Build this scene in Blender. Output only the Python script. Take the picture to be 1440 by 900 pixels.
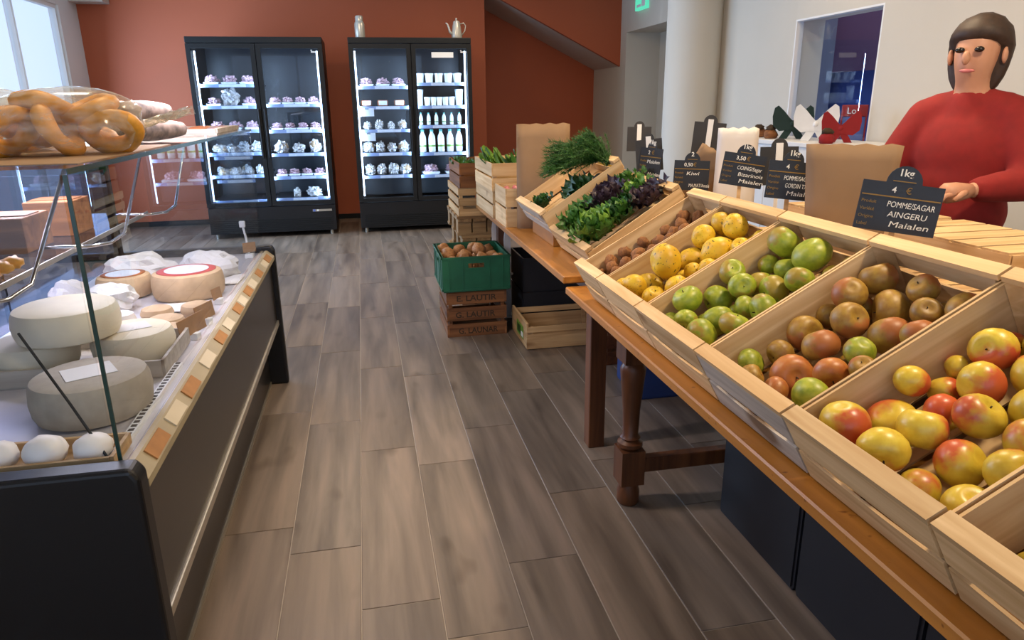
import bpy, bmesh, math, random
from mathutils import Vector, Matrix, Euler, noise
random.seed(7)
PI = math.pi
for o in list(bpy.data.objects):
    bpy.data.objects.remove(o)
scene = bpy.context.scene
COL = scene.collection

# ------------------------------------------------------------------ camera
PITCH, YAW, ROLL, CAMZ, FPX = .2997, .1976, -.01284, 1.37, 985.0
fw = Vector((math.sin(YAW)*math.cos(PITCH), math.cos(YAW)*math.cos(PITCH), -math.sin(PITCH)))
rt = Vector((math.cos(YAW), -math.sin(YAW), 0))
up = rt.cross(fw)
r2 = math.cos(ROLL)*rt + math.sin(ROLL)*up
u2 = -math.sin(ROLL)*rt + math.cos(ROLL)*up
cam = bpy.data.cameras.new('camera')
cam.sensor_fit = 'HORIZONTAL'; cam.sensor_width = 36; cam.lens = FPX/1440*36
cam.shift_x = 5/1440; cam.clip_start = .05
camo = bpy.data.objects.new('camera', cam); COL.objects.link(camo)
camo.matrix_world = Matrix(((r2.x, u2.x, -fw.x, 0), (r2.y, u2.y, -fw.y, 0), (r2.z, u2.z, -fw.z, CAMZ), (0, 0, 0, 1)))
scene.camera = camo

# ------------------------------------------------------------------ world, daylight, exposure
world = bpy.data.worlds.new('world'); scene.world = world; world.use_nodes = True
bgn = world.node_tree.nodes['Background']
bgn.inputs[0].default_value = (.62, .76, 1.0, 1); bgn.inputs[1].default_value = 1.6
vs = scene.view_settings
vs.view_transform = 'Standard'; vs.look = 'None'; vs.gamma = 1; vs.use_curve_mapping = False
vs.exposure = -0.12

def area(name, loc, direction, sx, sy, power, color, parent=None, spread=PI, disk=False):
    l = bpy.data.lights.new(name, 'AREA')
    l.shape = 'DISK' if disk else 'RECTANGLE'; l.size = sx
    if not disk: l.size_y = sy
    l.energy = power; l.color = color; l.spread = spread
    o = bpy.data.objects.new(name, l); COL.objects.link(o)
    o.location = loc
    o.rotation_euler = Vector(direction).to_track_quat('-Z', 'Y').to_euler()
    if parent: o.parent = parent
    return o
# daylight entering by the glazing of the left wall; fill light at an added, unseen shop window behind the camera
area('daylight', (-2.93, 7.0, 1.3), (1, -.05, -.12), 2.9, 2.0, 210, (.46, .68, 1.0))
area('daylight', (-.6, -1.42, 1.55), (0, 1, -.1), 4.2, 1.9, 9, (.80, .88, 1.0))  # fill light placed just inside the unseen window

# ------------------------------------------------------------------ helpers
class MB:
    def __init__(s): s.v = []; s.f = []
    def add(s, vs_, fs):
        n = len(s.v); s.v += [tuple(p) for p in vs_]; s.f += [tuple(i+n for i in f) for f in fs]; return s
    def box(s, x0, x1, y0, y1, z0, z1, M=None):
        P = [(x0,y0,z0),(x1,y0,z0),(x1,y1,z0),(x0,y1,z0),(x0,y0,z1),(x1,y0,z1),(x1,y1,z1),(x0,y1,z1)]
        if M: P = [M @ Vector(p) for p in P]
        return s.add(P, [(3,2,1,0),(4,5,6,7),(0,1,5,4),(1,2,6,5),(2,3,7,6),(3,0,4,7)])
    def prism(s, pts, axis, a0, a1):
        # polygon (2D, ccw) extruded on axis 'x','y' or 'z'
        def put(p, a): return {'x': (a, p[0], p[1]), 'y': (p[0], a, p[1]), 'z': (p[0], p[1], a)}[axis]
        n = len(pts); P = [put(p, a0) for p in pts]+[put(p, a1) for p in pts]
        return s.add(P, [tuple(range(n))[::-1], tuple(range(n, 2*n))]+[(i, (i+1) % n, n+(i+1) % n, n+i) for i in range(n)])
    def lathe(s, prof, n=24, c=(0, 0, 0)):
        P = []; F = []
        for r, z in prof:
            for k in range(n):
                a = 2*PI*k/n; P.append((c[0]+r*math.cos(a), c[1]+r*math.sin(a), c[2]+z))
        m = len(prof)
        for i in range(m-1):
            for k in range(n):
                F.append((i*n+k, i*n+(k+1) % n, (i+1)*n+(k+1) % n, (i+1)*n+k))
        F.append(tuple(range(n))[::-1]); F.append(tuple((m-1)*n+k for k in range(n)))
        return s.add(P, F)
    def tube(s, pts, r, n=8, rs=None):
        pts = [Vector(p) for p in pts]; P = []; F = []; m = len(pts)
        t0 = (pts[1]-pts[0]).normalized()
        ref = Vector((0, 0, 1)) if abs(t0.z) < .9 else Vector((1, 0, 0))
        nx = t0.cross(ref).normalized()
        for i, p in enumerate(pts):
            t = (pts[min(i+1, m-1)]-pts[max(i-1, 0)]).normalized()
            nx = (nx-t*nx.dot(t)).normalized(); ny = t.cross(nx)
            rr = rs[i] if rs else r
            for k in range(n):
                a = 2*PI*k/n; P.append(p+nx*rr*math.cos(a)+ny*rr*math.sin(a))
        for i in range(m-1):
            for k in range(n):
                F.append((i*n+k, i*n+(k+1) % n, (i+1)*n+(k+1) % n, (i+1)*n+k))
        F.append(tuple(range(n))[::-1]); F.append(tuple((m-1)*n+k for k in range(n)))
        return s.add(P, F)
    def grid(s, fn, nu, nv, closed_v=False):
        P = [fn(i/nu, j/nv) for i in range(nu+1) for j in range(nv+1)]
        F = [(i*(nv+1)+j, (i+1)*(nv+1)+j, (i+1)*(nv+1)+j+1, i*(nv+1)+j+1) for i in range(nu) for j in range(nv)]
        return s.add(P, F)
    def sphere(s, fn, nu=12, nv=18):
        # fn(phi, theta) -> point
        P = [fn(0, 0)]
        for i in range(1, nu):
            for k in range(nv): P.append(fn(PI*i/nu, 2*PI*k/nv))
        P.append(fn(PI, 0)); F = []
        for k in range(nv): F.append((0, 1+k, 1+(k+1) % nv))
        for i in range(nu-2):
            for k in range(nv):
                a = 1+i*nv
                F.append((a+k, a+nv+k, a+nv+(k+1) % nv, a+(k+1) % nv))
        a = 1+(nu-2)*nv
        for k in range(nv): F.append((a+k, len(P)-1, a+(k+1) % nv))
        return s.add(P, F)
    def mesh(s, name, mat=None, bevel=0, smooth=False, seg=2):
        me = bpy.data.meshes.new(name); me.from_pydata(s.v, [], s.f)
        if bevel:
            bm = bmesh.new(); bm.from_mesh(me)
            bmesh.ops.bevel(bm, geom=bm.edges[:], offset=bevel, segments=seg, affect='EDGES', profile=.5)
            bm.to_mesh(me); bm.free()
        if mat: me.materials.append(mat)
        if smooth:
            for p in me.polygons: p.use_smooth = True
        if smooth == 'auto':
            me.set_sharp_from_angle(angle=.7)
        me.update()
        return me
    def build(s, name, mat, parent=None, loc=(0, 0, 0), rot=(0, 0, 0), **k):
        return put(name, s.mesh(name, mat, **k), parent, loc, rot)

def put(name, me, parent=None, loc=(0, 0, 0), rot=(0, 0, 0), scale=None):
    o = bpy.data.objects.new(name, me); COL.objects.link(o)
    o.location = loc; o.rotation_euler = rot
    if scale: o.scale = scale
    if parent: o.parent = parent
    return o
def tag(o, label, cat, group=None, kind=None):
    o['label'] = label; o['category'] = cat
    if group: o['group'] = group
    if kind: o['kind'] = kind
    return o
def thing(name, label, cat, loc=(0, 0, 0), rot=(0, 0, 0), group=None):
    o = bpy.data.objects.new(name, None); COL.objects.link(o)
    o.location = loc; o.rotation_euler = rot; o.empty_display_size = .1
    return tag(o, label, cat, group)
def struct(o):
    o['kind'] = 'structure'; return o

# ------------------------------------------------------------------ materials
MATS = {}
def rgb(h):
    # sRGB hex -> linear
    c = [int(h[i:i+2], 16)/255 for i in (0, 2, 4)]
    return tuple(x/12.92 if x <= .04045 else ((x+.055)/1.055)**2.4 for x in c)
def base(name):
    m = bpy.data.materials.new(name); m.use_nodes = True
    nt = m.node_tree; b = nt.nodes['Principled BSDF']
    return m, nt, b
def nd(nt, t, **k):
    n = nt.nodes.new(t)
    for a, v in k.items(): setattr(n, a, v)
    return n
def coords(nt, scale, rnd=True):
    tc = nd(nt, 'ShaderNodeTexCoord'); mp = nd(nt, 'ShaderNodeMapping'); mp.inputs['Scale'].default_value = scale
    oi = nd(nt, 'ShaderNodeObjectInfo')
    if rnd:
        ad = nd(nt, 'ShaderNodeVectorMath', operation='MULTIPLY_ADD')
        cm = nd(nt, 'ShaderNodeCombineXYZ')
        for i in range(3): nt.links.new(oi.outputs['Random'], cm.inputs[i])
        nt.links.new(cm.outputs[0], ad.inputs[0]); ad.inputs[1].default_value = (37, 91, 53)
        nt.links.new(tc.outputs['Object'], ad.inputs[2])
        nt.links.new(ad.outputs[0], mp.inputs['Vector'])
    else:
        nt.links.new(tc.outputs['Object'], mp.inputs['Vector'])
    return mp, oi
def ramp(nt, stops):
    r = nd(nt, 'ShaderNodeValToRGB'); e = r.color_ramp.elements
    while len(e) < len(stops): e.new(.5)
    for i, (p, c) in enumerate(stops):
        e[i].position = p; e[i].color = (*c, 1)
    return r
def bump(nt, b, src, strength, dist=.002):
    bp = nd(nt, 'ShaderNodeBump'); bp.inputs['Strength'].default_value = strength; bp.inputs['Distance'].default_value = dist
    nt.links.new(src, bp.inputs['Height']); nt.links.new(bp.outputs[0], b.inputs['Normal'])
def plain(name, col, rough=.5, metal=0, var=.06, scale=12, bmp=0, emit=None, es=0, spec=.5, trans=0, coat=0, sub=0):
    m, nt, b = base(name)
    if isinstance(col, str): col = rgb(col)
    mp, oi = coords(nt, (scale,)*3)
    nz = nd(nt, 'ShaderNodeTexNoise'); nz.inputs['Scale'].default_value = 1; nz.inputs['Detail'].default_value = 4
    nt.links.new(mp.outputs[0], nz.inputs['Vector'])
    r = ramp(nt, [(.3, tuple(max(0, c*(1-var)) for c in col)), (.7, tuple(min(1, c*(1+var)) for c in col))])
    nt.links.new(nz.outputs[0], r.inputs[0]); nt.links.new(r.outputs[0], b.inputs['Base Color'])
    b.inputs['Roughness'].default_value = rough; b.inputs['Metallic'].default_value = metal
    b.inputs['Specular IOR Level'].default_value = spec
    if coat: b.inputs['Coat Weight'].default_value = coat; b.inputs['Coat Roughness'].default_value = .1
    if trans: b.inputs['Transmission Weight'].default_value = trans
    if sub: b.inputs['Subsurface Weight'].default_value = sub; b.inputs['Subsurface Radius'].default_value = (.02, .012, .008)
    if emit: b.inputs['Emission Color'].default_value = (*emit, 1); b.inputs['Emission Strength'].default_value = es
    if bmp: bump(nt, b, nz.outputs[0], bmp)
    return m
def wood(name, dark, light, rough=.6, grain=(2.2, 38, 38), objvar=.18, knots=True, spec=.3, bmp=.25, coat=0):
    m, nt, b = base(name)
    dark = rgb(dark); light = rgb(light)
    mp, oi = coords(nt, grain)
    nz = nd(nt, 'ShaderNodeTexNoise'); nz.inputs['Scale'].default_value = 1; nz.inputs['Detail'].default_value = 6; nz.inputs['Distortion'].default_value = .6
    nt.links.new(mp.outputs[0], nz.inputs['Vector'])
    r = ramp(nt, [(.25, dark), (.5, tuple((a+c)/2 for a, c in zip(dark, light))), (.72, light)])
    nt.links.new(nz.outputs[0], r.inputs[0]); out = r.outputs[0]
    mp2, _ = coords(nt, (grain[0]*2.2, grain[0]*4, grain[0]*4))
    if knots:
        n2 = nd(nt, 'ShaderNodeTexNoise'); n2.inputs['Scale'].default_value = 1; n2.inputs['Detail'].default_value = 1
        nt.links.new(mp2.outputs[0], n2.inputs['Vector'])
        rk = ramp(nt, [(.70, (1, 1, 1)), (.80, (.45, .34, .25))])
        nt.links.new(n2.outputs[0], rk.inputs[0])
        mx = nd(nt, 'ShaderNodeMix', data_type='RGBA', blend_type='MULTIPLY'); mx.inputs[0].default_value = 1
        nt.links.new(out, mx.inputs[6]); nt.links.new(rk.outputs[0], mx.inputs[7]); out = mx.outputs[2]
    hv = nd(nt, 'ShaderNodeHueSaturation')
    mr = nd(nt, 'ShaderNodeMapRange'); mr.inputs[3].default_value = 1-objvar; mr.inputs[4].default_value = 1+objvar
    nt.links.new(oi.outputs['Random'], mr.inputs[0]); nt.links.new(mr.outputs[0], hv.inputs['Value'])
    nt.links.new(out, hv.inputs['Color']); nt.links.new(hv.outputs[0], b.inputs['Base Color'])
    b.inputs['Roughness'].default_value = rough; b.inputs['Specular IOR Level'].default_value = spec
    if coat: b.inputs['Coat Weight'].default_value = coat; b.inputs['Coat Roughness'].default_value = .25
    bump(nt, b, nz.outputs[0], bmp, .0015)
    return m
def glassm(name, tint=(.94, .97, 1), ior=1.5, refl=1.0, rough=0.0, haze=0):
    m, nt, b = base(name); nt.nodes.remove(b)
    out = nt.nodes['Material Output']
    t = nd(nt, 'ShaderNodeBsdfTransparent'); t.inputs[0].default_value = (*tint, 1)
    g = nd(nt, 'ShaderNodeBsdfGlossy'); g.inputs['Roughness'].default_value = rough; g.inputs[0].default_value = (refl, refl, refl, 1)
    f = nd(nt, 'ShaderNodeFresnel'); f.inputs[0].default_value = ior
    mx = nd(nt, 'ShaderNodeMixShader')
    # thin pane: only the outer faces mirror (no false total reflection inside the sheet)
    ge = nd(nt, 'ShaderNodeNewGeometry'); sb = nd(nt, 'ShaderNodeMath', operation='SUBTRACT'); sb.inputs[0].default_value = 1
    nt.links.new(ge.outputs['Backfacing'], sb.inputs[1])
    mu = nd(nt, 'ShaderNodeMath', operation='MULTIPLY'); nt.links.new(f.outputs[0], mu.inputs[0]); nt.links.new(sb.outputs[0], mu.inputs[1])
    nt.links.new(mu.outputs[0], mx.inputs[0]); nt.links.new(t.outputs[0], mx.inputs[1]); nt.links.new(g.outputs[0], mx.inputs[2])
    res = mx.outputs[0]
    if haze:   # crinkled plastic film scatters some light
        df = nd(nt, 'ShaderNodeBsdfDiffuse'); df.inputs[0].default_value = (.8, .78, .72, 1)
        m2 = nd(nt, 'ShaderNodeMixShader'); nz = nd(nt, 'ShaderNodeTexNoise'); nz.inputs['Scale'].default_value = 9
        rr = ramp(nt, [(.35, (haze*.3,)*3), (.75, (haze*2.2,)*3)]); nt.links.new(nz.outputs[0], rr.inputs[0]); nt.links.new(rr.outputs[0], m2.inputs[0])
        nt.links.new(res, m2.inputs[1]); nt.links.new(df.outputs[0], m2.inputs[2]); res = m2.outputs[0]
    nt.links.new(res, out.inputs['Surface'])
    return m
def fruit(name, c1, c2, blush=None, bl=.5, spots=None, rough=.35, nscale=5):
    # skin colours c1..c2 by noise, a blush on one cheek, optional dark specks
    m, nt, b = base(name)
    mp, oi = coords(nt, (nscale,)*3)
    nz = nd(nt, 'ShaderNodeTexNoise'); nz.inputs['Scale'].default_value = 1; nz.inputs['Detail'].default_value = 5
    nt.links.new(mp.outputs[0], nz.inputs['Vector'])
    r = ramp(nt, [(.32, rgb(c1)), (.68, rgb(c2))]); nt.links.new(nz.outputs[0], r.inputs[0]); out = r.outputs[0]
    if blush:
        tc = nd(nt, 'ShaderNodeTexCoord'); sp = nd(nt, 'ShaderNodeSeparateXYZ'); nt.links.new(tc.outputs['Object'], sp.inputs[0])
        ml = nd(nt, 'ShaderNodeMath', operation='MULTIPLY_ADD'); ml.inputs[1].default_value = .9; nt.links.new(sp.outputs[0], ml.inputs[0]); hf = nd(nt, 'ShaderNodeMath', operation='MULTIPLY_ADD'); hf.inputs[1].default_value = .5; hf.inputs[2].default_value = .25; nt.links.new(nz.outputs[0], hf.inputs[0]); nt.links.new(hf.outputs[0], ml.inputs[2])
        m2 = nd(nt, 'ShaderNodeMath', operation='MULTIPLY_ADD'); m2.inputs[1].default_value = .35; nt.links.new(oi.outputs['Random'], m2.inputs[0]); nt.links.new(ml.outputs[0], m2.inputs[2])
        rb = ramp(nt, [(1.05-bl, (0, 0, 0)), (min(1, 1.40-bl), (1, 1, 1))]); nt.links.new(m2.outputs[0], rb.inputs[0])
        mx = nd(nt, 'ShaderNodeMix', data_type='RGBA'); nt.links.new(rb.outputs[0], mx.inputs[0]); nt.links.new(out, mx.inputs[6]); mx.inputs[7].default_value = (*rgb(blush), 1); out = mx.outputs[2]
    if spots:
        mp3, _ = coords(nt, (11,)*3)
        vo = nd(nt, 'ShaderNodeTexNoise'); vo.inputs['Scale'].default_value = 1; vo.inputs['Detail'].default_value = 2; nt.links.new(mp3.outputs[0], vo.inputs['Vector'])
        rs = ramp(nt, [(.63, (0, 0, 0)), (.69, (1, 1, 1))]); nt.links.new(vo.outputs[0], rs.inputs[0])
        mx = nd(nt, 'ShaderNodeMix', data_type='RGBA'); nt.links.new(rs.outputs[0], mx.inputs[0]); nt.links.new(out, mx.inputs[6]); mx.inputs[7].default_value = (*rgb(spots), 1); out = mx.outputs[2]
    hv = nd(nt, 'ShaderNodeHueSaturation')
    mr = nd(nt, 'ShaderNodeMapRange'); mr.inputs[3].default_value = .86; mr.inputs[4].default_value = 1.12
    nt.links.new(oi.outputs['Random'], mr.inputs[0]); nt.links.new(mr.outputs[0], hv.inputs['Value'])
    nt.links.new(out, hv.inputs['Color']); nt.links.new(hv.outputs[0], b.inputs['Base Color'])
    b.inputs['Roughness'].default_value = rough
    b.inputs['Subsurface Weight'].default_value = .08; b.inputs['Subsurface Radius'].default_value = (.01, .006, .003)
    return m

M = MATS
M['plank'] = None
def plank_mat():
    m, nt, b = base('floor_plank')
    mp, oi = coords(nt, (13, 1.15, 13))
    nz = nd(nt, 'ShaderNodeTexNoise'); nz.inputs['Scale'].default_value = 1; nz.inputs['Detail'].default_value = 5; nz.inputs['Distortion'].default_value = .35
    nt.links.new(mp.outputs[0], nz.inputs['Vector'])
    r = ramp(nt, [(.25, rgb('473e37')), (.45, rgb('655b51')), (.58, rgb('756a5f')), (.78, rgb('87796c'))])
    nt.links.new(nz.outputs[0], r.inputs[0])
    mp2, _ = coords(nt, (7, 3, 7))
    n2 = nd(nt, 'ShaderNodeTexNoise'); n2.inputs['Scale'].default_value = 1; n2.inputs['Detail'].default_value = 2; nt.links.new(mp2.outputs[0], n2.inputs['Vector'])
    rk = ramp(nt, [(.66, (1, 1, 1)), (.78, (.55, .48, .42))]); nt.links.new(n2.outputs[0], rk.inputs[0])
    mx = nd(nt, 'ShaderNodeMix', data_type='RGBA', blend_type='MULTIPLY'); mx.inputs[0].default_value = 1
    nt.links.new(r.outputs[0], mx.inputs[6]); nt.links.new(rk.outputs[0], mx.inputs[7])
    # each board its own tone, from brown to grey
    rr = ramp(nt, [(0, (1.0, .90, .79)), (.35, (.92, .89, .86)), (.7, (1.15, 1.07, 1.0)), (1, (.74, .68, .62))])
    nt.links.new(oi.outputs['Random'], rr.inputs[0])
    m3 = nd(nt, 'ShaderNodeMix', data_type='RGBA', blend_type='MULTIPLY'); m3.inputs[0].default_value = 1
    nt.links.new(mx.outputs[2], m3.inputs[6]); nt.links.new(rr.outputs[0], m3.inputs[7])
    nt.links.new(m3.outputs[2], b.inputs['Base Color'])
    b.inputs['Roughness'].default_value = .42; b.inputs['Specular IOR Level'].default_value = .45
    bump(nt, b, nz.outputs[0], .15, .001)
    return m
M['plank'] = plank_mat()
M['grout'] = plain('grout', 'a09587', .9)
M['terra'] = plain('terracotta_paint', 'a9532f', .62, var=.035, scale=1.5)
M['cream'] = plain('cream_paint', 'c5beb1', .75, var=.02, scale=2)
M['white_paint'] = plain('white_paint', 'dcdcdc', .7, var=.02, scale=2)
M['soffit'] = plain('soffit_paint', 'c4bab0', .8, var=.03, scale=2)
M['ceiling'] = plain('ceiling_paint', 'd8d4cc', .9, var=.02)
M['reflected_blue'] = plain('blue_reflection', '4a62b4', .8, var=.1, scale=1)  # blue, purple and grey below colour the painted window reflection
M['purple'] = plain('purple_reflection', '7a5878', .8, var=.1, scale=1)
M['grey_reflection'] = plain('grey_reflection', '8a8c9c', .8, var=.05, scale=1)
M['black'] = plain('black_metal', '0d0e11', .42, var=.12, scale=5, spec=.4)
M['charcoal'] = plain('charcoal_metal', '161718', .55, var=.1, spec=.25)
M['panel'] = plain('dark_panel', '201d1b', .3, var=.1, scale=2)
M['steel'] = plain('brushed_steel', 'b9b3a6', .35, metal=.8, var=.05)
M['deck'] = plain('pale_deck', 'c3bfc4', .35, metal=.2, var=.04)
M['chrome'] = plain('chrome', 'c9c9cc', .15, metal=1, var=.02)
M['whitep'] = plain('white_plastic', 'e8e8e6', .4, var=.03)
M['rail'] = plain('beige_rail', '9a8e72', .5, var=.08)
M['card'] = plain('kraft_card', '9a6b38', .75, var=.12, scale=30)
M['paper_tag'] = plain('beige_tag', 'bdb196', .75)
M['kraft'] = plain('kraft_paper', '8f7254', .8, var=.08, scale=9, bmp=.4)
M['wpaper'] = plain('white_paper', 'ddd8d2', .75, var=.04, scale=8, bmp=.3)
M['glass'] = glassm('clear_glass')
M['dglass'] = glassm('door_glass', (.86, .91, .97), 1.42)
M['tglass'] = glassm('tinted_glass', (.35, .36, .42), 1.5)
M['gedge'] = plain('glass_edge', '26403a', .2)
M['led'] = plain('led_tube', 'ffffff', .4, emit=(.66, .82, 1.0), es=9)
M['ledw'] = plain('counter_led', 'ffffff', .4, emit=(.95, .88, 1.0), es=5)
M['fridge_in'] = plain('fridge_lining', '12161f', .35, var=.1)
M['strip'] = plain('shelf_strip', '8fa0c8', .4, var=.1)
M['poplar'] = wood('poplar_wood', 'b99260', 'e0c294', .65)
M['poplar2'] = wood('aged_poplar_wood', 'a07c52', 'caa878', .65)
M['greywood'] = wood('grey_wood', '9a8f84', 'c2b8aa', .75)
M['stain'] = wood('stained_crate_wood', '5a3620', '8f5f38', .7)
M['pallet'] = wood('pallet_wood', '6f5336', 'a3835a', .75)
M['table'] = wood('varnished_table_wood', '8a5520', 'bf8136', .38, grain=(18, 1.6, 18), spec=.4, coat=.2)
M['tableedge'] = M['table']
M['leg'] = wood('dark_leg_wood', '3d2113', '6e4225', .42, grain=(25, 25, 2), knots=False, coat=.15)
M['slate'] = plain('chalkboard', '1b2029', .5, var=.1)
M['slate_back'] = plain('chalkboard_back', '2b2a2b', .6, var=.1)
M['chalk'] = plain('chalk_white', 'e6e6e0', .8)
M['gold'] = plain('gold_print', '8a6a22', .5)
M['green_plastic'] = plain('green_plastic', '1b5a3e', .42, var=.12, scale=18)
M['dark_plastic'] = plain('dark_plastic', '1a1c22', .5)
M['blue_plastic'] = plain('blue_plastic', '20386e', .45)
M['stem'] = plain('stem_brown', '3a2a18', .8)
M['green_apple'] = fruit('green_apple_skin', '7b8d22', 'a8ad36', '98832e', .12, rough=.4)
M['russet_apple'] = fruit('russet_apple_skin', '8a6427', 'a38232', '9a5c2c', .18, rough=.45, nscale=6)
M['red_apple'] = fruit('red_apple_skin', 'ab6030', 'b87838', 'a54a2c', .36, rough=.4)
M['bicolour_apple'] = fruit('bicolour_apple_skin', 'c2a430', 'd2bb42', 'b9532c', .26, rough=.34)
M['quince'] = fruit('quince_skin', 'c79a1c', 'd9b92c', None, spots='5c5418', rough=.45, nscale=3)
M['potato'] = fruit('potato_skin', '8f5f35', 'b27d49', None, spots='6a4323', rough=.7)
M['kiwi'] = fruit('kiwi_skin', '6b4326', '93602f', None, rough=.85, nscale=9)
M['leaf'] = plain('leaf_green', '38651f', .5, var=.5, scale=22, bmp=.4)
M['leaf_dark'] = plain('leaf_dark_green', '244a1c', .5, var=.5, scale=20, bmp=.4)
M['leaf_light'] = plain('leaf_light_green', '6c9434', .5, var=.35, scale=20, bmp=.4)
M['leaf_purple'] = plain('leaf_purple', '352430', .5, var=.5, scale=22, bmp=.4)
M['dill'] = plain('dill_green', '2f5a1a', .6, var=.4, scale=20)
M['pale_stem'] = plain('pale_stem', 'a9b46a', .6)
M['radish'] = plain('radish_pink', 'd07a78', .35, var=.25, scale=18)
M['rind'] = plain('cheese_rind', 'c8a67e', .7, var=.12, scale=20, bmp=.3)
M['creamrind'] = plain('cream_rind', 'e3d5b8', .6, var=.06, scale=14, bmp=.2)
M['greyrind'] = plain('grey_rind', 'a79a86', .75, var=.12, scale=25, bmp=.4)
M['orangerind'] = plain('orange_rind', 'b0622c', .6, var=.1)
M['wcheese'] = plain('white_cheese', 'f0e6dc', .5, var=.04, sub=.1)
M['label_red'] = plain('label_red', 'b53c35', .5)
M['label_blue'] = plain('label_blue', '5a6fb0', .5)
M['film'] = plain('clear_wrap', 'b9b4b0', .15, var=.5, scale=42, bmp=.5, spec=.8)
M['meat'] = plain('packed_meat', 'a8868c', .3, var=.75, scale=55)
M['bagwhite'] = plain('white_pouch', 'dfe3ea', .3, var=.1, scale=20, bmp=.4)
M['bread'] = plain('bread_crust', '9d7f5c', .7, var=.3, scale=30)
M['milk'] = plain('milk_bottle', 'f4f5ee', .35)
M['cap'] = plain('teal_cap', '5fb3a4', .4)
M['enamel'] = plain('enamel', 'b9b7ae', .3, metal=.35, var=.08)
M['yellow_ring'] = plain('glazed_yellow', 'd99a35', .5, var=.25, scale=30)
M['bagfilm'] = glassm('bag_film', (.93, .9, .82), 1.35, .9, rough=.12, haze=.16)
M['sausage'] = plain('dry_sausage', '64554a', .9, var=.6, scale=38, bmp=.6)
M['red_cloth'] = plain('red_cloth', '861a18', .85, var=.1, scale=25, bmp=.2)
M['trouser'] = plain('dark_cloth', '20222a', .85)
M['skin'] = plain('skin', 'c28f72', .5, sub=.1)
M['hair'] = plain('brown_hair', '35241a', .6, var=.3, scale=60)
M['eye'] = plain('eye', '1a1512', .2)
M['red_bow'] = plain('red_felt', '86141a', .85)
M['white_bow'] = plain('white_felt', 'dfe4ea', .8)
M['green_bow'] = plain('green_felt', '0f2a26', .8)
M['red_plastic'] = plain('red_tin', '9c231f', .4)
M['greymetal'] = plain('grey_strap', 'cfcac6', .5, var=.05)
M['exit'] = plain('exit_green', '1d8a60', .5, emit=(.1, .6, .4), es=1.2)
M['lamp'] = plain('lamp_glow', 'ffffff', .5, emit=(1, .82, .6), es=8)

# ------------------------------------------------------------------ the room
XL, XR, YB, YF, ZC = -2.96, 3.34, 9.13, -1.5, 2.9
def sbox(name, mat, x0, x1, y0, y1, z0, z1, parent=None):
    cx, cy = (x0+x1)/2, (y0+y1)/2
    o = MB().box(x0-cx, x1-cx, y0-cy, y1-cy, 0, z1-z0).build(name, mat, parent, (cx, cy, z0))
    if not parent: struct(o)
    return o
floor = sbox('floor', M['grout'], XL-.1, XR+.6, YF-.1, 10.3, -.12, -.0025)
PW, PL, X0 = .225, .97, -.0932
YMOD = {-2: .239, -1: .084, 0: .742, 1: .576, 2: .858, 3: .257, 4: .459, 5: .078}
pm = MB().box(-PW/2+.0015, PW/2-.0015, -PL/2+.0015, PL/2-.0015, -.009, 0).mesh('plank', M['plank'], bevel=.0012, seg=1)
pm2 = MB().box(-PW/2+.0015, PW/2-.0015, -PL/2+.0015, PL/2-.0015, -.009, 0).mesh('plank', M['plank'], bevel=.0012, seg=1)
rf = random.Random(3)
for c in range(-12, 15):
    ym = YMOD.get(c, rf.random()*PL)
    k = -1
    while True:
        yc = ym+PL*k+PL/2; k += 1
        if yc-PL/2 > 9.12: break
        if yc+PL/2 < .35: continue
        xc = X0+PW*(c+.5)
        if xc > 2.2 and yc < 2: continue
        if xc < -1.5 and yc < 4: continue
        y1 = min(yc+PL/2, 9.12)
        if y1 < yc+PL/2:
            me = MB().box(-PW/2+.0015, PW/2-.0015, -PL/2+.0015, y1-yc, -.009, 0).mesh('plank', M['plank'])
        else: me = pm
        p = put('plank', me, None, (xc, yc, 0)); p.parent = floor; p.location = (xc-floor.location.x, yc-floor.location.y, .12)
sbox('ceiling', M['ceiling'], XL-.1, XR+.1, YF-.1, 10.3, ZC, ZC+.1)
sbox('wall_back', M['terra'], XL, 1.578, YB, YB+.1, 0, ZC)
sbox('baseboard_back', M['charcoal'], XL, 1.578, YB-.012, YB, 0, .06)
sbox('wall_recess_side', M['terra'], 1.478, 1.578, YB+.1, 10.2, 0, ZC)
sbox('wall_recess_back', M['terra'], 1.478, XR, 10.2, 10.3, 0, ZC)
SL = .497
def zs(x): return 1.81+(XR-x)*SL
struct(MB().prism([(1.578, zs(1.578)), (XR, zs(XR)), (XR, ZC), (1.578, ZC)], 'y', YB, YB+.06).build('wall_stair', M['terra']))
struct(MB().prism([(1.578, zs(1.578)+.002), (XR, zs(XR)+.002), (XR, ZC), (1.578, ZC)], 'y', YB+.06, 10.2).build('trim_stair_soffit', M['soffit']))
# right wall: beyond the stair, doorway recess, then the long cream part with the window
sbox('wall_right_far', M['cream'], XR, XR+.1, 8.93, 10.2, 0, ZC)
sbox('wall_right_header', M['cream'], XR, XR+.1, 7.4, 8.93, 2.2, ZC)
sbox('wall_right_alcove', M['cream'], XR+.45, XR+.55, 7.3, 8.93, 0, 2.3)
sbox('wall_right_jamb', M['cream'], XR+.1, XR+.45, 8.93, 9.0, 0, 2.3)
sbox('trim_alcove_top', M['cream'], XR+.1, XR+.45, 7.3, 8.93, 2.2, 2.3)
sbox('wall_right_middle', M['cream'], XR, XR+.25, 5.26, 7.4, 0, ZC)
sbox('wall_right_below_window', M['cream'], XR, XR+.25, 4.29, 5.26, 0, .95)
sbox('wall_right_above_window', M['cream'], XR, XR+.25, 4.29, 5.26, 1.957, ZC)
sbox('wall_right', M['cream'], XR, XR+.25, YF, 4.29, 0, ZC)
struct(MB().lathe([(.256, 0), (.256, ZC)], 40).build('column', M['cream'], loc=(3.14, 6.6, 0), smooth='auto'))
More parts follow.
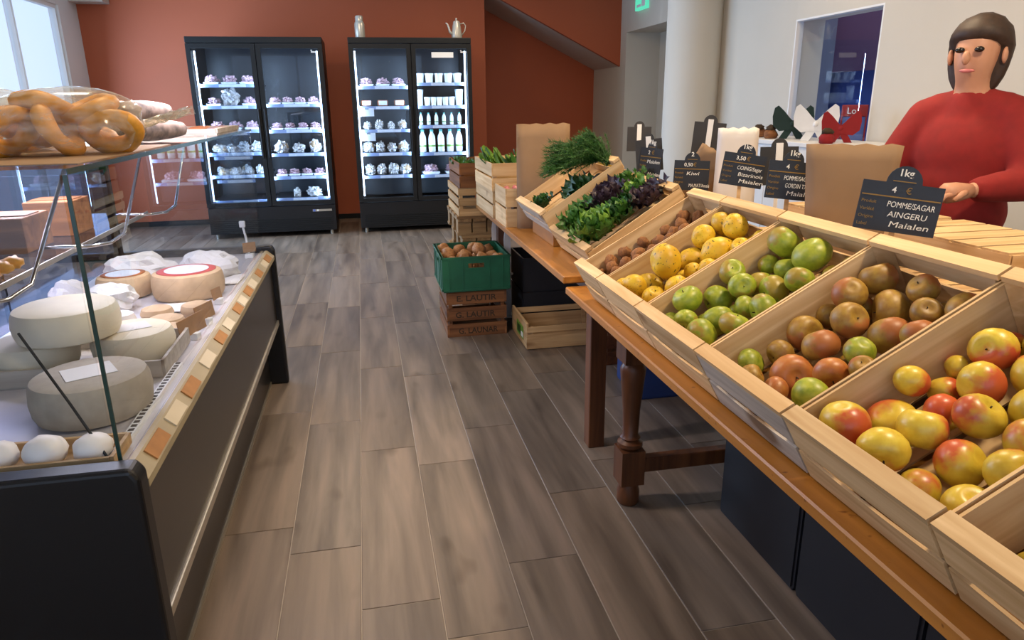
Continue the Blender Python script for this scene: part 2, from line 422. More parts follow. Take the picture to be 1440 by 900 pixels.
w1 = struct(bpy.data.objects.new('window_1', None)); COL.objects.link(w1); w1.location = (XR+.03, 4.775, .95)
fb = MB()
for (y0, y1, z0, z1) in ((-.485, -.472, 0, 1.007), (.472, .485, 0, 1.007), (-.472, .472, 0, .013), (-.472, .472, .994, 1.007)):
    fb.box(-.03, .03, y0, y1, z0, z1)
fb.build('window_frame', M['white_paint'], w1)
MB().box(-.004, .004, -.472, .472, .013, .994).build('pane', M['glass'], w1)
sbox('reflected_room', M['reflected_blue'], 4.6, 4.7, 3.0, 8.0, 0, 3.2)  # coloured boxes outside stand in for the room's reflection in the window glass
sbox('reflected_room_upper', M['purple'], 4.5, 4.6, 3.0, 6.5, 1.62, 3.2)
sbox('reflected_room_grey', M['grey_reflection'], 4.3, 4.5, 6.4, 7.6, 0, 3.2)  # grey strip paints the column's reflection
# left wall with its glazing
sbox('wall_left_near', M['white_paint'], XL-.1, XL, YF, 5.5, 0, ZC)
sbox('wall_left_far', M['white_paint'], XL-.1, XL, 8.6, YB+.1, 0, ZC)
sbox('wall_left_below', M['white_paint'], XL-.1, XL, 5.5, 8.6, 0, .3)
sbox('wall_left_above', M['white_paint'], XL-.1, XL, 5.5, 8.6, 2.4, ZC)
w2 = struct(bpy.data.objects.new('window_2', None)); COL.objects.link(w2); w2.location = (XL-.05, 7.05, .3)
fb = MB()
for y in (-1.55, -.53, .49, 1.51): fb.box(-.03, .03, y, y+.04, 0, 2.1)
fb.box(-.03, .03, -1.51, 1.51, 0, .04); fb.box(-.03, .03, -1.51, 1.51, 2.06, 2.1)
fb.build('window_frame', M['white_paint'], w2)
for y in (-1.51, -.49, .53): MB().box(-.004, .004, y, y+.98, .04, 2.06).build('pane', M['glass'], w2)
# unseen wall behind the viewer, its shop window added for the fill light
sbox('wall_front_left', M['white_paint'], XL-.1, -2.75, YF-.1, YF, 0, ZC)
sbox('wall_front_right', M['white_paint'], 1.55, XR+.1, YF-.1, YF, 0, ZC)
sbox('wall_front_below', M['white_paint'], -2.75, 1.55, YF-.1, YF, 0, .6)
sbox('wall_front_above', M['white_paint'], -2.75, 1.55, YF-.1, YF, 2.5, ZC)
w3 = struct(bpy.data.objects.new('added_window', None)); COL.objects.link(w3); w3.location = (-.6, YF-.05, .6)
fb = MB()
for x in (-2.15, -.74, .70, 2.11): fb.box(x, x+.04, -.03, .03, 0, 1.9)
fb.box(-2.11, 2.11, -.03, .03, 0, .04); fb.box(-2.11, 2.11, -.03, .03, 1.86, 1.9)
fb.build('window_frame', M['white_paint'], w3)
for x in (-2.11, -.70, .74): MB().box(x, x+1.37, -.004, .004, .04, 1.86).build('pane', M['glass'], w3)
# bulkhead low over the left end of the back wall
sbox('trim_bulkhead', M['soffit'], XL, -2.62, 8.9, YB, 2.47, ZC)

# ceiling lamps (above the frame): each a round surface lamp with its own light
def lamp(loc, power, label):
    t = thing('ceiling_lamp', label, 'lamp', loc, group='round ceiling lamps')
    MB().lathe([(.17, -.05), (.17, 0)], 28).build('housing', M['whitep'], t, smooth='auto')
    MB().lathe([(.15, -.055), (.15, -.051)], 28).build('diffuser', M['lamp'], t)
    area('lamp_light', (0, 0, -.06), (0, 0, -1), .28, 0, power, (1.0, .77, .50), t, disk=True)
for (x, y, w_, l_) in ((1.55, .9, 50, 'round white ceiling lamp above the apple crates'),
                      (1.7, 2.9, 42, 'round white ceiling lamp above the leafy greens'),
                      (-.65, 2.4, 24, 'round white ceiling lamp above the cheese counter'),
                      (-.2, 6.0, 44, 'round white ceiling lamp above the open aisle'),
                      (1.3, 7.3, 16, 'round white ceiling lamp in front of the stair recess'),
                      (2.6, 4.6, 9, 'round white ceiling lamp beside the cream wall window')):
    lamp((x, y, ZC), w_, l_)

# exit sign high on the cream wall
ex = thing('exit_sign', 'green lit emergency exit sign high on the cream wall', 'sign', (XR-.02, 8.4, 2.40))
MB().box(-.02, .02, -.17, .17, 0, .17).build('housing', M['exit'], ex, bevel=.004)
pg = MB().box(-.023, -.02, -.02, .11, .03, .06).box(-.023, -.02, -.14, -.04, .03, .14)
pg.build('pictogram', M['white_paint'], ex)

# ------------------------------------------------------------------ text
def text(s, size, mat, parent, loc, rot, name='lettering', align='LEFT', shear=0, bold=0, width=None):
    cu = bpy.data.curves.new(name, 'FONT'); cu.body = s; cu.size = size; cu.align_x = align; cu.extrude = .0004; cu.shear = shear; cu.offset = bold
    cu.resolution_u = 3
    tmp = bpy.data.objects.new('tmp', cu); COL.objects.link(tmp)
    bpy.context.view_layer.update()
    me = bpy.data.meshes.new_from_object(tmp.evaluated_get(bpy.context.evaluated_depsgraph_get()))
    bpy.data.objects.remove(tmp); bpy.data.curves.remove(cu)
    me.materials.clear(); me.materials.append(mat); me.name = name
    o = put(name, me, parent, loc, rot)
    if width and me.vertices:
        xs = [v.co.x for v in me.vertices]; w0 = max(xs)-min(xs)
        o.scale = (width/w0, 1, 1)
    return o

# ------------------------------------------------------------------ glass-door fridges
def fridge(name, label, x0, w, yf, logo, shelvesL, shelvesR):
    H, D = 2.05, .78
    t = thing(name, label, 'fridge', (x0+w/2, yf, 0))
    h = w/2
    b = MB()
    b.box(-h, -h+.045, .06, D, .06, H); b.box(h-.045, h, .06, D, .06, H)
    b.box(-h+.045, h-.045, .06, D, .06, .33); b.box(-h+.045, h-.045, .06, D, 2.0, H)
    b.build('cabinet', M['black'], t)
    MB().box(-h+.045, h-.045, D-.05, D, .33, 2.0).build('back_lining', M['fridge_in'], t)
    MB().box(-h, h, 0, .06, 1.99, H).build('header', M['charcoal'], t, bevel=.006)
    # plinth with a louvred grille
    pl = MB().box(-h, h, .012, .06, .05, .33).build('plinth', M['black'], t, bevel=.004)
    for k in range(7):
        MB().box(-h+.05, h-.05, .002, .012, .055+k*.022, .068+k*.022).build('louvre', M['charcoal'], pl)
    for sx in (-1, 1):
        MB().lathe([(.018, 0), (.018, .05)], 12).build('foot', M['steel'], t, (sx*(h-.06), .06, 0))
        MB().lathe([(.018, 0), (.018, .06)], 12).build('foot', M['black'], t, (sx*(h-.06), D-.06, 0))
    # doors
    for s in (-1, 1):
        xa, xb = (-h, -.004) if s < 0 else (.004, h)
        fr = MB()
        fr.box(xa, xa+.045, 0, .045, .34, 1.985); fr.box(xb-.045, xb, 0, .045, .34, 1.985)
        fr.box(xa+.045, xb-.045, 0, .045, .34, .385); fr.box(xa+.045, xb-.045, 0, .045, 1.94, 1.985)
        d = fr.build('door', M['charcoal'], t)
        MB().box(xa+.045, xb-.045, .018, .026, .385, 1.94).build('pane', M['dglass'], d)
        xh = -.03 if s < 0 else .03
        MB().box(xh-.008, xh+.008, -.022, 0, .85, 1.35).build('handle', M['black'], d, bevel=.004)
    # light tubes inside the corners and behind the middle post
    for x in (-h+.062, h-.062):
        MB().tube([(x, .085, .40), (x, .085, 1.92)], .008, 8).build('light_tube', M['led'], t)
        area('fridge_light', (x*.985, .10, 1.15), (-x*.6, .12, 0), 0.02, 1.5, 17.0, (.55, .75, 1.0), t)
    MB().box(-.03, .03, .05, .09, .34, 1.99).build('mullion', M['black'], t)
    for x in (-.034, .034):
        area('fridge_light', (x, .10, 1.15), (x*10, .1, 0), .02, 1.5, 13.0, (.55, .75, 1.0), t)
    # shelves
    for xa, xb, zz in ((-h+.05, -.012, shelvesL), (.012, h-.05, shelvesR)):
        for z in zz:
            s = MB().box(xa, xb, .115, D-.07, z-.012, z).build('shelf', M['fridge_in'], t)
            MB().box(xa, xb, .107, .115, z-.034, z).build('price_strip', M['strip'], s)
            MB().box(xa+(xb-xa)*.34, xb-(xb-xa)*.22, .1045, .107, z-.031, z-.003).build('price_card', M['bagwhite'], s)
    if logo:
        e = MB().box(.42, .665-.02-.02, -.002, 0, .262, .285).build('nameplate', M['steel'], pl)
        MB().box(.425, .45, -.004, -.002, .263, .284).build('emblem', M['label_blue'], e)
        MB().lathe([(.011, 0), (.011, .002)], 16).build('emblem', M['whitep'], e, (.475, -.002, .2735), (PI/2, 0, 0))
    mk = MB().box(h-.115, h-.055, .0165, .0178, 1.900, 1.912).box(h-.118, h-.104, .0165, .0178, 1.917, 1.927).build('maker_mark', M['whitep'], t)
    return t
F1X, F2X, FW, FY = -1.663, -.069, 1.33, 7.99
f1 = fridge('display_fridge', 'black two-door glass fridge with a nameplate on its plinth', F1X, FW, FY, True,
       (1.60, 1.385, 1.14, .905, .67, .40), (1.395, 1.13, .885, .64, .405))
f2 = fridge('display_fridge', 'black two-door glass fridge with milk bottles and a coffee pot on top', F2X, 1.297, FY, False,
       (1.57, 1.36, 1.115, .865, .62), (1.60, 1.36, 1.15, .855, .61))
# dark drawer front in the foot of the second fridge
MB().box(-.59, -.02, .30, .33, .385, .585).build('drawer_front', M['charcoal'], f2, bevel=.004)
MB().box(.02, .59, .30, .33, .385, .575).build('drawer_front', M['charcoal'], f2, bevel=.004)
# white plate painting a lamp's reflection on the second fridge's right door, and two hanging info cards
MB().box(.22, .455, .0165, .0178, 1.85, 1.905).build('lamp_reflection', M['whitep'], f2)

def lump(rx, ry, rz, amp, seed, nu=9, nv=14, freq=2.2, flat=True):
    def fn(p, t):
        d = Vector((math.sin(p)*math.cos(t), math.sin(p)*math.sin(t), math.cos(p)))
        k = 1+amp*noise.noise(d*freq+Vector((seed*7.1, seed*3.3, seed)))+.5*amp*noise.noise(d*freq*2.7+Vector((seed, 5*seed, 2)))
        z = d.z*rz*k
        if flat: z = max(z, -rz*.72)
        return (d.x*rx*k, d.y*ry*k, z+(rz*.72 if flat else 0))
    return MB().sphere(fn, nu, nv)
TRAYS = [lump(.066, .055, .045, .7, s, 14, 22, 3.2).mesh('packed_meat', M['meat']) for s in (1, 2, 3, 4, 5)]
TRAYB = MB().prism([(-.078, .0), (.078, .0), (.088, .022), (-.088, .022)], 'y', -.07, .07).mesh('tray', M['bagwhite'])
BAGS = [lump(.066, .055, .07, .55, s+.5, 14, 22, 3.4).mesh('pouch', M['film']) for s in (4, 5, 6, 7, 8, 9)]
LOAF = lump(.04, .045, .045, .2, 9).mesh('loaf', M['bread'], smooth=True)
POT = MB().lathe([(.030, 0), (.036, .065), (.038, .066), (.038, .074), (.0, .076)], 18).mesh('pot', M['milk'], smooth='auto')
LID = MB().lathe([(.039, .0), (.039, .008), (.03, .009)], 18).mesh('lid', M['bagwhite'], smooth='auto')
BOT = MB().lathe([(.036, 0), (.041, .008), (.042, .15), (.036, .19), (.018, .225), (.017, .245)], 20).mesh('milk_bottle', M['milk'], smooth='auto')
CAPM = MB().lathe([(.021, 0), (.021, .022), (.018, .025)], 16).mesh('cap', M['cap'], smooth='auto')
LBL = MB().lathe([(.0426, 0), (.0426, .05)], 20).mesh('label', M['leaf_light'], smooth='auto')
rg = random.Random(21)
def tray_pack(x, y, z, label, group, s=1):
    t = thing('meat_pack', label, 'food pack', (x, y, z), (0, 0, rg.uniform(-.05, .05)), group); t.scale = (s, s, s)
    put('tray', TRAYB, t); put('sliced_meat', rg.choice(TRAYS), t, (0, 0, .015))
def pouch(x, y, z, label, group, s=1, loaf=True):
    t = thing('filled_pouch', label, 'pouch', (x, y, z), (0, 0, rg.uniform(0, 6)), group); t.scale = (s*rg.uniform(.9, 1.1), s*rg.uniform(.9, 1.1), s*rg.uniform(.7, 1.15))
    put('wrapping', rg.choice(BAGS), t)
    if loaf: put('contents', LOAF, t, (.03, 0, .04))
def pot(x, y, z, label, group, s=1, sz=1):
    t = thing('yogurt_pot', label, 'pot', (x, y, z), (0, 0, 0), group); t.scale = (s, s, s*sz)
    put('tub', POT, t); put('lid', LID, t, (0, 0, .07))
def bottle(x, y, z, label, group, s=1, kind='milk_bottle', lbl=True):
    t = thing(kind, label, 'bottle', (x, y, z), (0, 0, 0), group); t.scale = (s, s, s)
    put('bottle_body', BOT, t); put('cap', CAPM, t, (0, 0, .24))
    if lbl: put('label', LBL, t, (0, 0, .06), scale=(1, 1, .45))
def halves(x0, w, side): # usable x range of a fridge half
    return (x0+.08, x0+w/2-.05) if side == 'L' else (x0+w/2+.05, x0+w-.08)
def row(fn, n, rng, z, label, group, y=8.22, **k):
    a, b = rng
    for i in range(n):
        fn(a+(b-a)*(i+.5)/n, y+rg.uniform(-.012, .012), z+.0005, label, group, **k)
R1L, R1R = halves(F1X, FW, 'L'), halves(F1X, FW, 'R')
R2L, R2R = halves(F2X, 1.297, 'L'), halves(F2X, 1.297, 'R')
row(tray_pack, 3, R1L, 1.60, 'tray of sliced meat on the top shelf of the nameplate fridge', 'meat packs left top shelf', s=.9)
pouch(R1L[0]+.25, 8.24, 1.3855, 'large white wrapped parcel between meat trays in the nameplate fridge', None, 1.25, False)
tray_pack(R1L[0]+.09, 8.22, 1.3855, 'meat tray left of the large white parcel in the nameplate fridge', 'meat packs beside the white parcel', .85)
tray_pack(R1L[1]-.09, 8.22, 1.3855, 'meat tray right of the large white parcel in the nameplate fridge', 'meat packs beside the white parcel', .85)
row(tray_pack, 3, R1L, 1.14, 'meat tray on the third shelf behind the counter glass in the nameplate fridge', 'meat packs left third shelf', s=.85)
row(pouch, 4, R1L, .905, 'pale wrapped loaf on the fourth shelf of the nameplate fridge', 'wrapped loaves left fourth shelf', s=.9)
row(pouch, 4, R1L, .67, 'small wrapped bun on the fifth shelf of the nameplate fridge', 'wrapped buns left fifth shelf', s=.72)
row(tray_pack, 4, R1R, 1.395, 'meat tray on the upper right shelf of the nameplate fridge', 'meat packs right upper shelf', s=.72)
row(tray_pack, 4, R1R, 1.13, 'heaped meat tray on the second right shelf of the nameplate fridge', 'meat packs right second shelf', s=.72)
row(pouch, 3, R1R, .885, 'plump clear pouch on the third right shelf of the nameplate fridge', 'pouches right third shelf', s=1.0)
row(tray_pack, 4, R1R, .64, 'meat tray on the fourth right shelf of the nameplate fridge', 'meat packs right fourth shelf', s=.72)
pouch(R1R[1]-.14, 8.22, .4055, 'crumpled white pouch lying on the floor of the nameplate fridge', None, 1.1, False)
pouch(R1R[1]-.33, 8.24, .4055, 'flatter white pouch next to the crumpled one on the nameplate fridge floor', None, .75, False)
row(tray_pack, 3, R2L, 1.57, 'pink meat tray on the top left shelf of the milk fridge', 'meat packs top shelf of the milk fridge', s=.85)
for i, fx in enumerate((.14, .48, .83)):
    t = thing('cheese_pack', 'half-moon cheese with a brown rind and white label in the milk fridge', 'cheese', (R2L[0]+(R2L[1]-R2L[0])*fx, 8.22, 1.3605), (0, 0, 0), 'three cheeses on one shelf')
    MB().lathe([(.05, 0), (.058, .012), (.058, .05), (.05, .062)], 22).build('rind', M['orangerind'], t, smooth='auto')
    MB().box(-.045, .045, -.061, -.055, .01, .055).build('label', M['bagwhite'], t)
row(pouch, 4, R2L, 1.115, 'flat wrapped pack on the third left shelf of the milk fridge', 'packs third left shelf', s=.72)
row(pouch, 4, R2L, .865, 'clear pouch with bread on the fourth left shelf of the milk fridge', 'pouches fourth left shelf', s=.88)
row(pouch, 4, R2L, .62, 'round clear pouch on the lowest left shelf of the milk fridge', 'pouches lowest left shelf', s=.95)
row(pot, 5, R2R, 1.60, 'white yogurt pot on the top right shelf of the milk fridge', 'yogurt pots top shelf', s=1.25)
for fx, l_ in ((.07, 'tall white jar at the left of the second shelf of the milk fridge'), (.93, 'tall white jar at the right of the second shelf of the milk fridge')):
    pot(R2R[0]+(R2R[1]-R2R[0])*fx, 8.22, 1.3605, l_, None, 1.2, 1.8)
row(pot, 5, (R2R[0]+.09, R2R[1]-.09), 1.36, 'squat white cream pot between two tall jars in the milk fridge', 'cream pots', s=.95, sz=1.2)
row(bottle, 6, R2R, 1.15, 'small white drink bottle on the third shelf of the milk fridge', 'small bottles', s=.5, kind='drink_bottle')
row(bottle, 5, R2R, .855, 'tall white milk bottle with teal cap and green label', 'milk bottles in a row', s=.93)
row(tray_pack, 2, R2R, .61, 'wide pale pack on the lowest right shelf of the milk fridge', 'packs lowest right shelf', s=1.1)
for z, l_ in ((1.265, 'white info card hanging under the cheese shelf of the milk fridge'), (1.005, 'white info card hanging under the third shelf of the milk fridge')):
    x = R2L[0]+.07
    t = thing('info_card', l_, 'card', (x, 8.094, z))
    MB().box(-.075, .075, 0, .002, -.01, .075).build('sheet', M['bagwhite'], t)
    MB().box(-.02, .02, -.002, 0, .06, .08).build('clip', M['chrome'], t)

# coffee pot and metal flask on the second fridge
t = thing('coffee_pot', 'enamel coffee pot with curved spout and handle on the milk fridge', 'coffee pot', (1.105, 8.2, 2.0505))
MB().lathe([(.055, 0), (.06, .01), (.055, .06), (.043, .14), (.036, .165)], 24).build('pot_body', M['enamel'], t, smooth='auto')
MB().lathe([(.038, .165), (.034, .18), (.012, .192), (.007, .196), (.011, .205), (.009, .213), (0.001, .216)], 20).build('lid', M['enamel'], t, smooth='auto')
MB().tube([(-.04, 0, .045), (-.075, 0, .075), (-.085, 0, .12), (-.10, 0, .155), (-.118, 0, .165)], .01, 8, rs=[.015, .013, .01, .008, .007]).build('spout', M['enamel'], t, smooth=True)
MB().tube([(.035, 0, .155), (.08, 0, .165), (.1, 0, .14), (.092, 0, .09), (.058, 0, .045)], .006, 8).build('handle', M['enamel'], t, smooth=True)
t = thing('metal_flask', 'pale metal flask with a narrower screw top on the milk fridge', 'flask', (.065, 8.2, 2.0505))
MB().lathe([(.05, 0), (.053, .01), (.053, .145), (.046, .165), (.04, .175)], 24).build('flask_body', M['enamel'], t, smooth='auto')
MB().lathe([(.041, .175), (.041, .215), (.034, .228), (.001, .23)], 24).build('screw_top', M['enamel'], t, smooth='auto')

# ------------------------------------------------------------------ cheese counter
CY0, CY1, DK = 1.345, 3.53, .69
ct = thing('cheese_counter', 'dark glass-fronted cheese counter with black end panels and beige ticket rail', 'counter', (-.9, (CY0+CY1)/2, 0))
cc = Vector((.9, -(CY0+CY1)/2, 0))   # world -> counter offset
def cb(name, mat, x0, x1, y0, y1, z0, z1, parent=None, **k):
    return MB().box(x0+cc.x, x1+cc.x, y0+cc.y, y1+cc.y, z0, z1).build(name, mat, parent or ct, **k)
cb('cabinet', M['panel'], -1.34, -.545, CY0, CY1, 0, DK-.02)
cb('front_panel', M['panel'], -.545, -.478, CY0, CY1, .345, .655)
cb('lower_strip', M['steel'], -.545, -.470, CY0, CY1, .318, .345, bevel=.004)
cb('kick_strip', M['steel'], -.545, -.540, CY0, CY1, .0, .018)
cb('deck', M['deck'], -1.20, -.50, CY0, CY1, DK-.02, DK)
tr = MB().prism([(-.50+cc.x, .655), (-.458+cc.x, .655), (-.458+cc.x, .672), (-.488+cc.x, .70), (-.50+cc.x, .70)], 'y', CY0+cc.y, CY1+cc.y).build('ticket_rail', M['rail'], ct)
for ynm, y0, y1 in (('n', 1.29, CY0), ('f', CY1, 3.58)):
    pts = [(-1.36, 0.0), (-.456, 0.0), (-.456, .70), (-.47, .722), (-1.36, .722)]
    MB().prism([(a+cc.x, b) for a, b in pts], 'y', y0+cc.y, y1+cc.y).build('end_panel', M['black'], ct, bevel=.010, seg=3)
rc = random.Random(5)
y = 1.42; i = 0
while y < 3.42:
    w_ = rc.choice((.09, .10, .11))
    ang = math.atan2(.028, -.030)
    pl_ = MB().box(-.002, .002, 0, w_, -.016, .016)
    o = pl_.build('price_label', M['card'] if i % 2 == 0 else M['paper_tag'], tr, (-.4715+cc.x, y+cc.y, .687), (0, -.82, 0))
    y += w_+rc.choice((.015, .05, .10)); i += 1
# pierced white ticket strip along the inside of the near glass
ps = cb('vent_strip', M['whitep'], -.545, -.525, CY0+.01, 1.95, DK, DK+.012)
for k in range(28):
    cb('slot', M['black'], -.541, -.529, CY0+.025+k*.021, CY0+.037+k*.021, DK+.0121, DK+.0128, ps)
# glass: front, top, far end, near end
ZG = 1.262
fg = cb('front_glass', M['glass'], -.508, -.502, CY0+.012, CY1-.012, .70, ZG)
cb('glass_edge', M['gedge'], -.5085, -.5015, CY0+.008, CY0+.0118, .70, ZG, fg)
cb('end_glass', M['glass'], -1.10, -.512, CY1-.014, CY1-.008, DK+.002, ZG)
cb('end_glass', M['glass'], -1.10, -.512, CY0+.004, CY0+.010, DK+.002, ZG)
tg = cb('top_glass', M['glass'], -1.12, -.498, CY0, CY1, ZG+.001, ZG+.011)
cb('glass_edge', M['gedge'], -.4978, -.496, CY0, CY1, ZG+.001, ZG+.011, tg)
cb('back_frame', M['charcoal'], -1.16, -1.12, CY0, CY1, ZG-.03, ZG+.01)
for y in (CY0, CY1-.03): cb('back_post', M['charcoal'], -1.16, -1.13, y, y+.03, DK, ZG-.03)
for y0, y1 in ((CY0+.03, 2.45), (2.43, CY1-.03)):
    cb('sliding_door', M['tglass'], -1.152 if y0 < 2 else -1.142, -1.146 if y0 < 2 else -1.136, y0, y1, DK+.002, ZG-.03)
cb('light_tube', M['ledw'], -1.112, -1.09, CY0+.05, CY1-.05, ZG-.028, ZG-.01)
area('counter_light', (-1.085+cc.x, 0, ZG-.03), (.45, 0, -1), .03, 2.0, 46, (.93, .86, 1.0), ct)
# middle glass shelf hung on bent wire brackets
ms = cb('middle_shelf', M['glass'], -1.10, -.85, CY0+.10, 3.0, .972, .980)
cb('shelf_edge', M['steel'], -.85, -.846, CY0+.10, 3.0, .968, .982, ms)
for y in (1.62, 2.28, 2.92):
    MB().tube([(-.74+cc.x, y+.42+cc.y, ZG), (-.74+cc.x, y+.07+cc.y, 1.00), (-.76+cc.x, y+cc.y, .985), (-.80+cc.x, y-.08+cc.y, .99), (-.90+cc.x, y-.12+cc.y, 1.0)], .005, 8).build('shelf_bracket', M['chrome'], ct, smooth=True)
# thin stay rod at the near corner
MB().tube([(-.53+cc.x, CY0+.03+cc.y, .70), (-.62+cc.x, CY0+.12+cc.y, .80), (-.72+cc.x, CY0+.2+cc.y, .93)], .003, 6).build('stay_rod', M['charcoal'], ct)

def wheel(name, label, x, y, z, r, h, mat, group=None, lab=None, ring=None, paper=False, tilt=0, cat='cheese'):
    t = thing(name, label, cat, (x, y, z+.0005), (tilt, 0, random.uniform(0, 3) if not lab else .5), group)
    e = min(.02, h*.3)
    MB().lathe([(r-e, 0), (r-.3*e, .3*e), (r, e), (r+.003, h/2), (r, h-e), (r-.3*e, h-.3*e), (r-e, h)], 36).build('rind', mat, t, smooth='auto')
    if ring: MB().lathe([(r-e-.001, h+.0002), (r*.80, h+.0012), (r*.6, h+.0015), (.001, h+.0015)], 36).build('painted_ring', ring, t, smooth=True)
    if lab == 'round': MB().lathe([(r*.62, h+.0017), (r*.62, h+.0028)], 32).build('label', M['bagwhite'], t)
    if lab == 'sheet': MB().box(-r*.42, r*.42, -r*.36, r*.36, h+.0005, h+.0018).build('label', M['wpaper'], t)
    return t
wheel('round_cheese', 'large grey-rinded cheese wheel with a white paper label on top', -.655, 1.675, DK, .125, .10, M['greyrind'], lab='sheet')
wheel('round_cheese', 'cream cheese wheel lying in a pale wooden tray with a paper slip', -.665, 2.035, DK+.012, .105, .085, M['creamrind'], lab='sheet')
wheel('round_cheese', 'pale cream cheese wheel stacked on top of two others', -.80, 1.98, DK+.099, .125, .09, M['creamrind'])
wheel('round_cheese', 'cream cheese wheel under the stacked wheel beside the wooden tray', -.90, 1.99, DK+.012, .105, .085, M['creamrind'])
wheel('round_cheese', 'orange-rimmed cheese wheel with a white round label', -.915, 2.81, DK, .095, .085, M['rind'], ring=M['orangerind'], lab='round')
wheel('round_cheese', 'big beige cheese wheel with red-rimmed blue label beside white parcels', -.675, 2.75, DK, .125, .10, M['rind'], ring=M['label_red'], lab='round')
wheel('small_cheese', 'flat brown-crusted round cheese behind the kraft price card', -.625, 2.225, DK, .062, .035, M['rind'])
wheel('small_cheese', 'flat brown-crusted round cheese in front of the kraft price card', -.66, 2.345, DK, .055, .035, M['rind'])
wheel('small_cheese', 'small tan round cheese standing alone near the glass', -.59, 2.46, DK, .05, .045, M['rind'])
wheel('small_cheese', 'small tan round cheese farther in beside the lone one', -.715, 2.455, DK, .05, .04, M['rind'])
for (x, y, s) in ((-.80, 2.36, 1), (-.90, 2.42, 1.05), (-.83, 2.24, .9), (-.94, 2.26, 1.1), (-.74, 2.25, .75)):
    wheel('fresh_cheese', 'small white fresh cheese log among the paper parcels', x, y, DK, .045*s, .055*s, M['wcheese'], 'white fresh cheeses')
for (x, y, s, l_) in ((-.573, 1.415, .037, 'round white fresh cheese nearest the glass in the near tray'), (-.66, 1.415, .04, 'round white fresh cheese in the middle of the near tray'), (-.745, 1.415, .037, 'round white fresh cheese at the back of the near tray')):
    t = tag(lump(s, s, s*.8, .08, x*9, 10, 16).build('fresh_cheese', M['wcheese'], loc=(x, y, DK+.0075), smooth=True), l_, 'cheese')
# trays under the cheeses
def traybox(name, label, x0, x1, y0, y1, z, h, mat):
    t = thing(name, label, 'tray', ((x0+x1)/2, (y0+y1)/2, z))
    a, b = (x1-x0)/2, (y1-y0)/2
    MB().box(-a, a, -b, b, 0, .006).build('base', mat, t)
    for sx in (-1, 1): MB().box(sx*a-.004, sx*a+.004, -b, b, .006, h).build('side', mat, t)
    for sy in (-1, 1): MB().box(-a+.004, a-.004, sy*b-.004, sy*b+.004, .006, h).build('side', mat, t)
    return t
traybox('wooden_tray', 'pale wooden tray holding two cream cheese wheels', -1.02, -.552, 1.87, 2.155, DK, .05, M['greywood'])
traybox('wooden_tray', 'low brown wooden tray of round white fresh cheeses', -.80, -.523, 1.362, 1.47, DK, .03, M['poplar2'])
# paper parcels and sheets
def parcel(label, x, y, r, h, seed, dark=True):
    t = thing('paper_parcel', label, 'parcel', (x, y, DK+.0015))
    lump(r, r*.85, h, .28, seed, 12, 20, 1.8).build('paper', M['wpaper'], t)
    if dark: MB().box(-.05, .05, -.03, .03, h*1.55, h*1.56).build('printed_label', M['slate_back'], t, rot=(.06, .1, .3))
parcel('white paper parcel with grey print behind the orange-rimmed wheel', -.93, 3.05, .125, .065, 2.2)
parcel('white paper parcel with grey print behind the big beige wheel', -.66, 3.06, .12, .062, 3.7)
parcel('crumpled white paper parcel in front of the orange-rimmed wheel', -.905, 2.60, .085, .055, 5.1, False)
parcel('small crumpled white paper parcel left of the orange-rimmed wheel', -1.05, 2.66, .07, .06, 8.3, False)
for (x, y, a, w_, l_, lb) in ((-.655, 2.565, .15, .17, .12, 'white greaseproof sheet in front of the big beige wheel'), (-.56, 2.96, -.05, .08, .16, 'white greaseproof sheet between the big wheel and the glass')):
    def fn(u, v, w_=w_, l_=l_): return ((u-.5)*w_, (v-.5)*l_, .002+.006*noise.noise(Vector((u*4, v*4, x*9)))+.006)
    o = MB().grid(fn, 8, 8).build('paper_sheet', M['wpaper'], loc=(x, y, DK), rot=(0, 0, a))
    sd = o.modifiers.new('thick', 'SOLIDIFY'); sd.thickness = .001
    tag(o, lb, 'paper')
# kraft price cards on wire feet, and the white clip holder at the far end
def pricecard(x, y, z, w_, h_, a, label):
    t = thing('price_card', label, 'price card', (x, y, z), (0, 0, a))
    c = MB().box(-w_/2, w_/2, -.0015, .0015, .02, .02+h_).build('card', M['card'], t, rot=(-.15, 0, 0))
    MB().box(-.012, .012, -.012, .012, 0, .022).build('clip', M['whitep'], t, bevel=.002)
pricecard(-.54, 2.19, DK, .14, .055, 1.25, 'long kraft price card standing beside the flat round cheeses')
pricecard(-.535, 2.345, DK, .10, .05, 1.2, 'kraft price card next to the big beige cheese wheel')
pricecard(-.545, 2.60, DK, .055, .04, 1.2, 'small kraft price card behind the larger one by the big wheel')
t = thing('card_holder', 'white clip stand with a tiny kraft card at the far end of the counter', 'card holder', (-.555, 3.42, DK))
MB().box(-.018, .018, -.018, .018, 0, .02).build('foot', M['whitep'], t, bevel=.003)
MB().tube([(0, 0, .02), (-.006, 0, .10), (-.014, 0, .15)], .005, 8).build('stalk', M['whitep'], t)
MB().box(-.028, -.002, -.008, .008, .145, .175).build('clip', M['whitep'], t, bevel=.004)
MB().box(-.03, .03, -.012, -.009, .03, .075).build('card', M['card'], t, rot=(0, 0, .5))

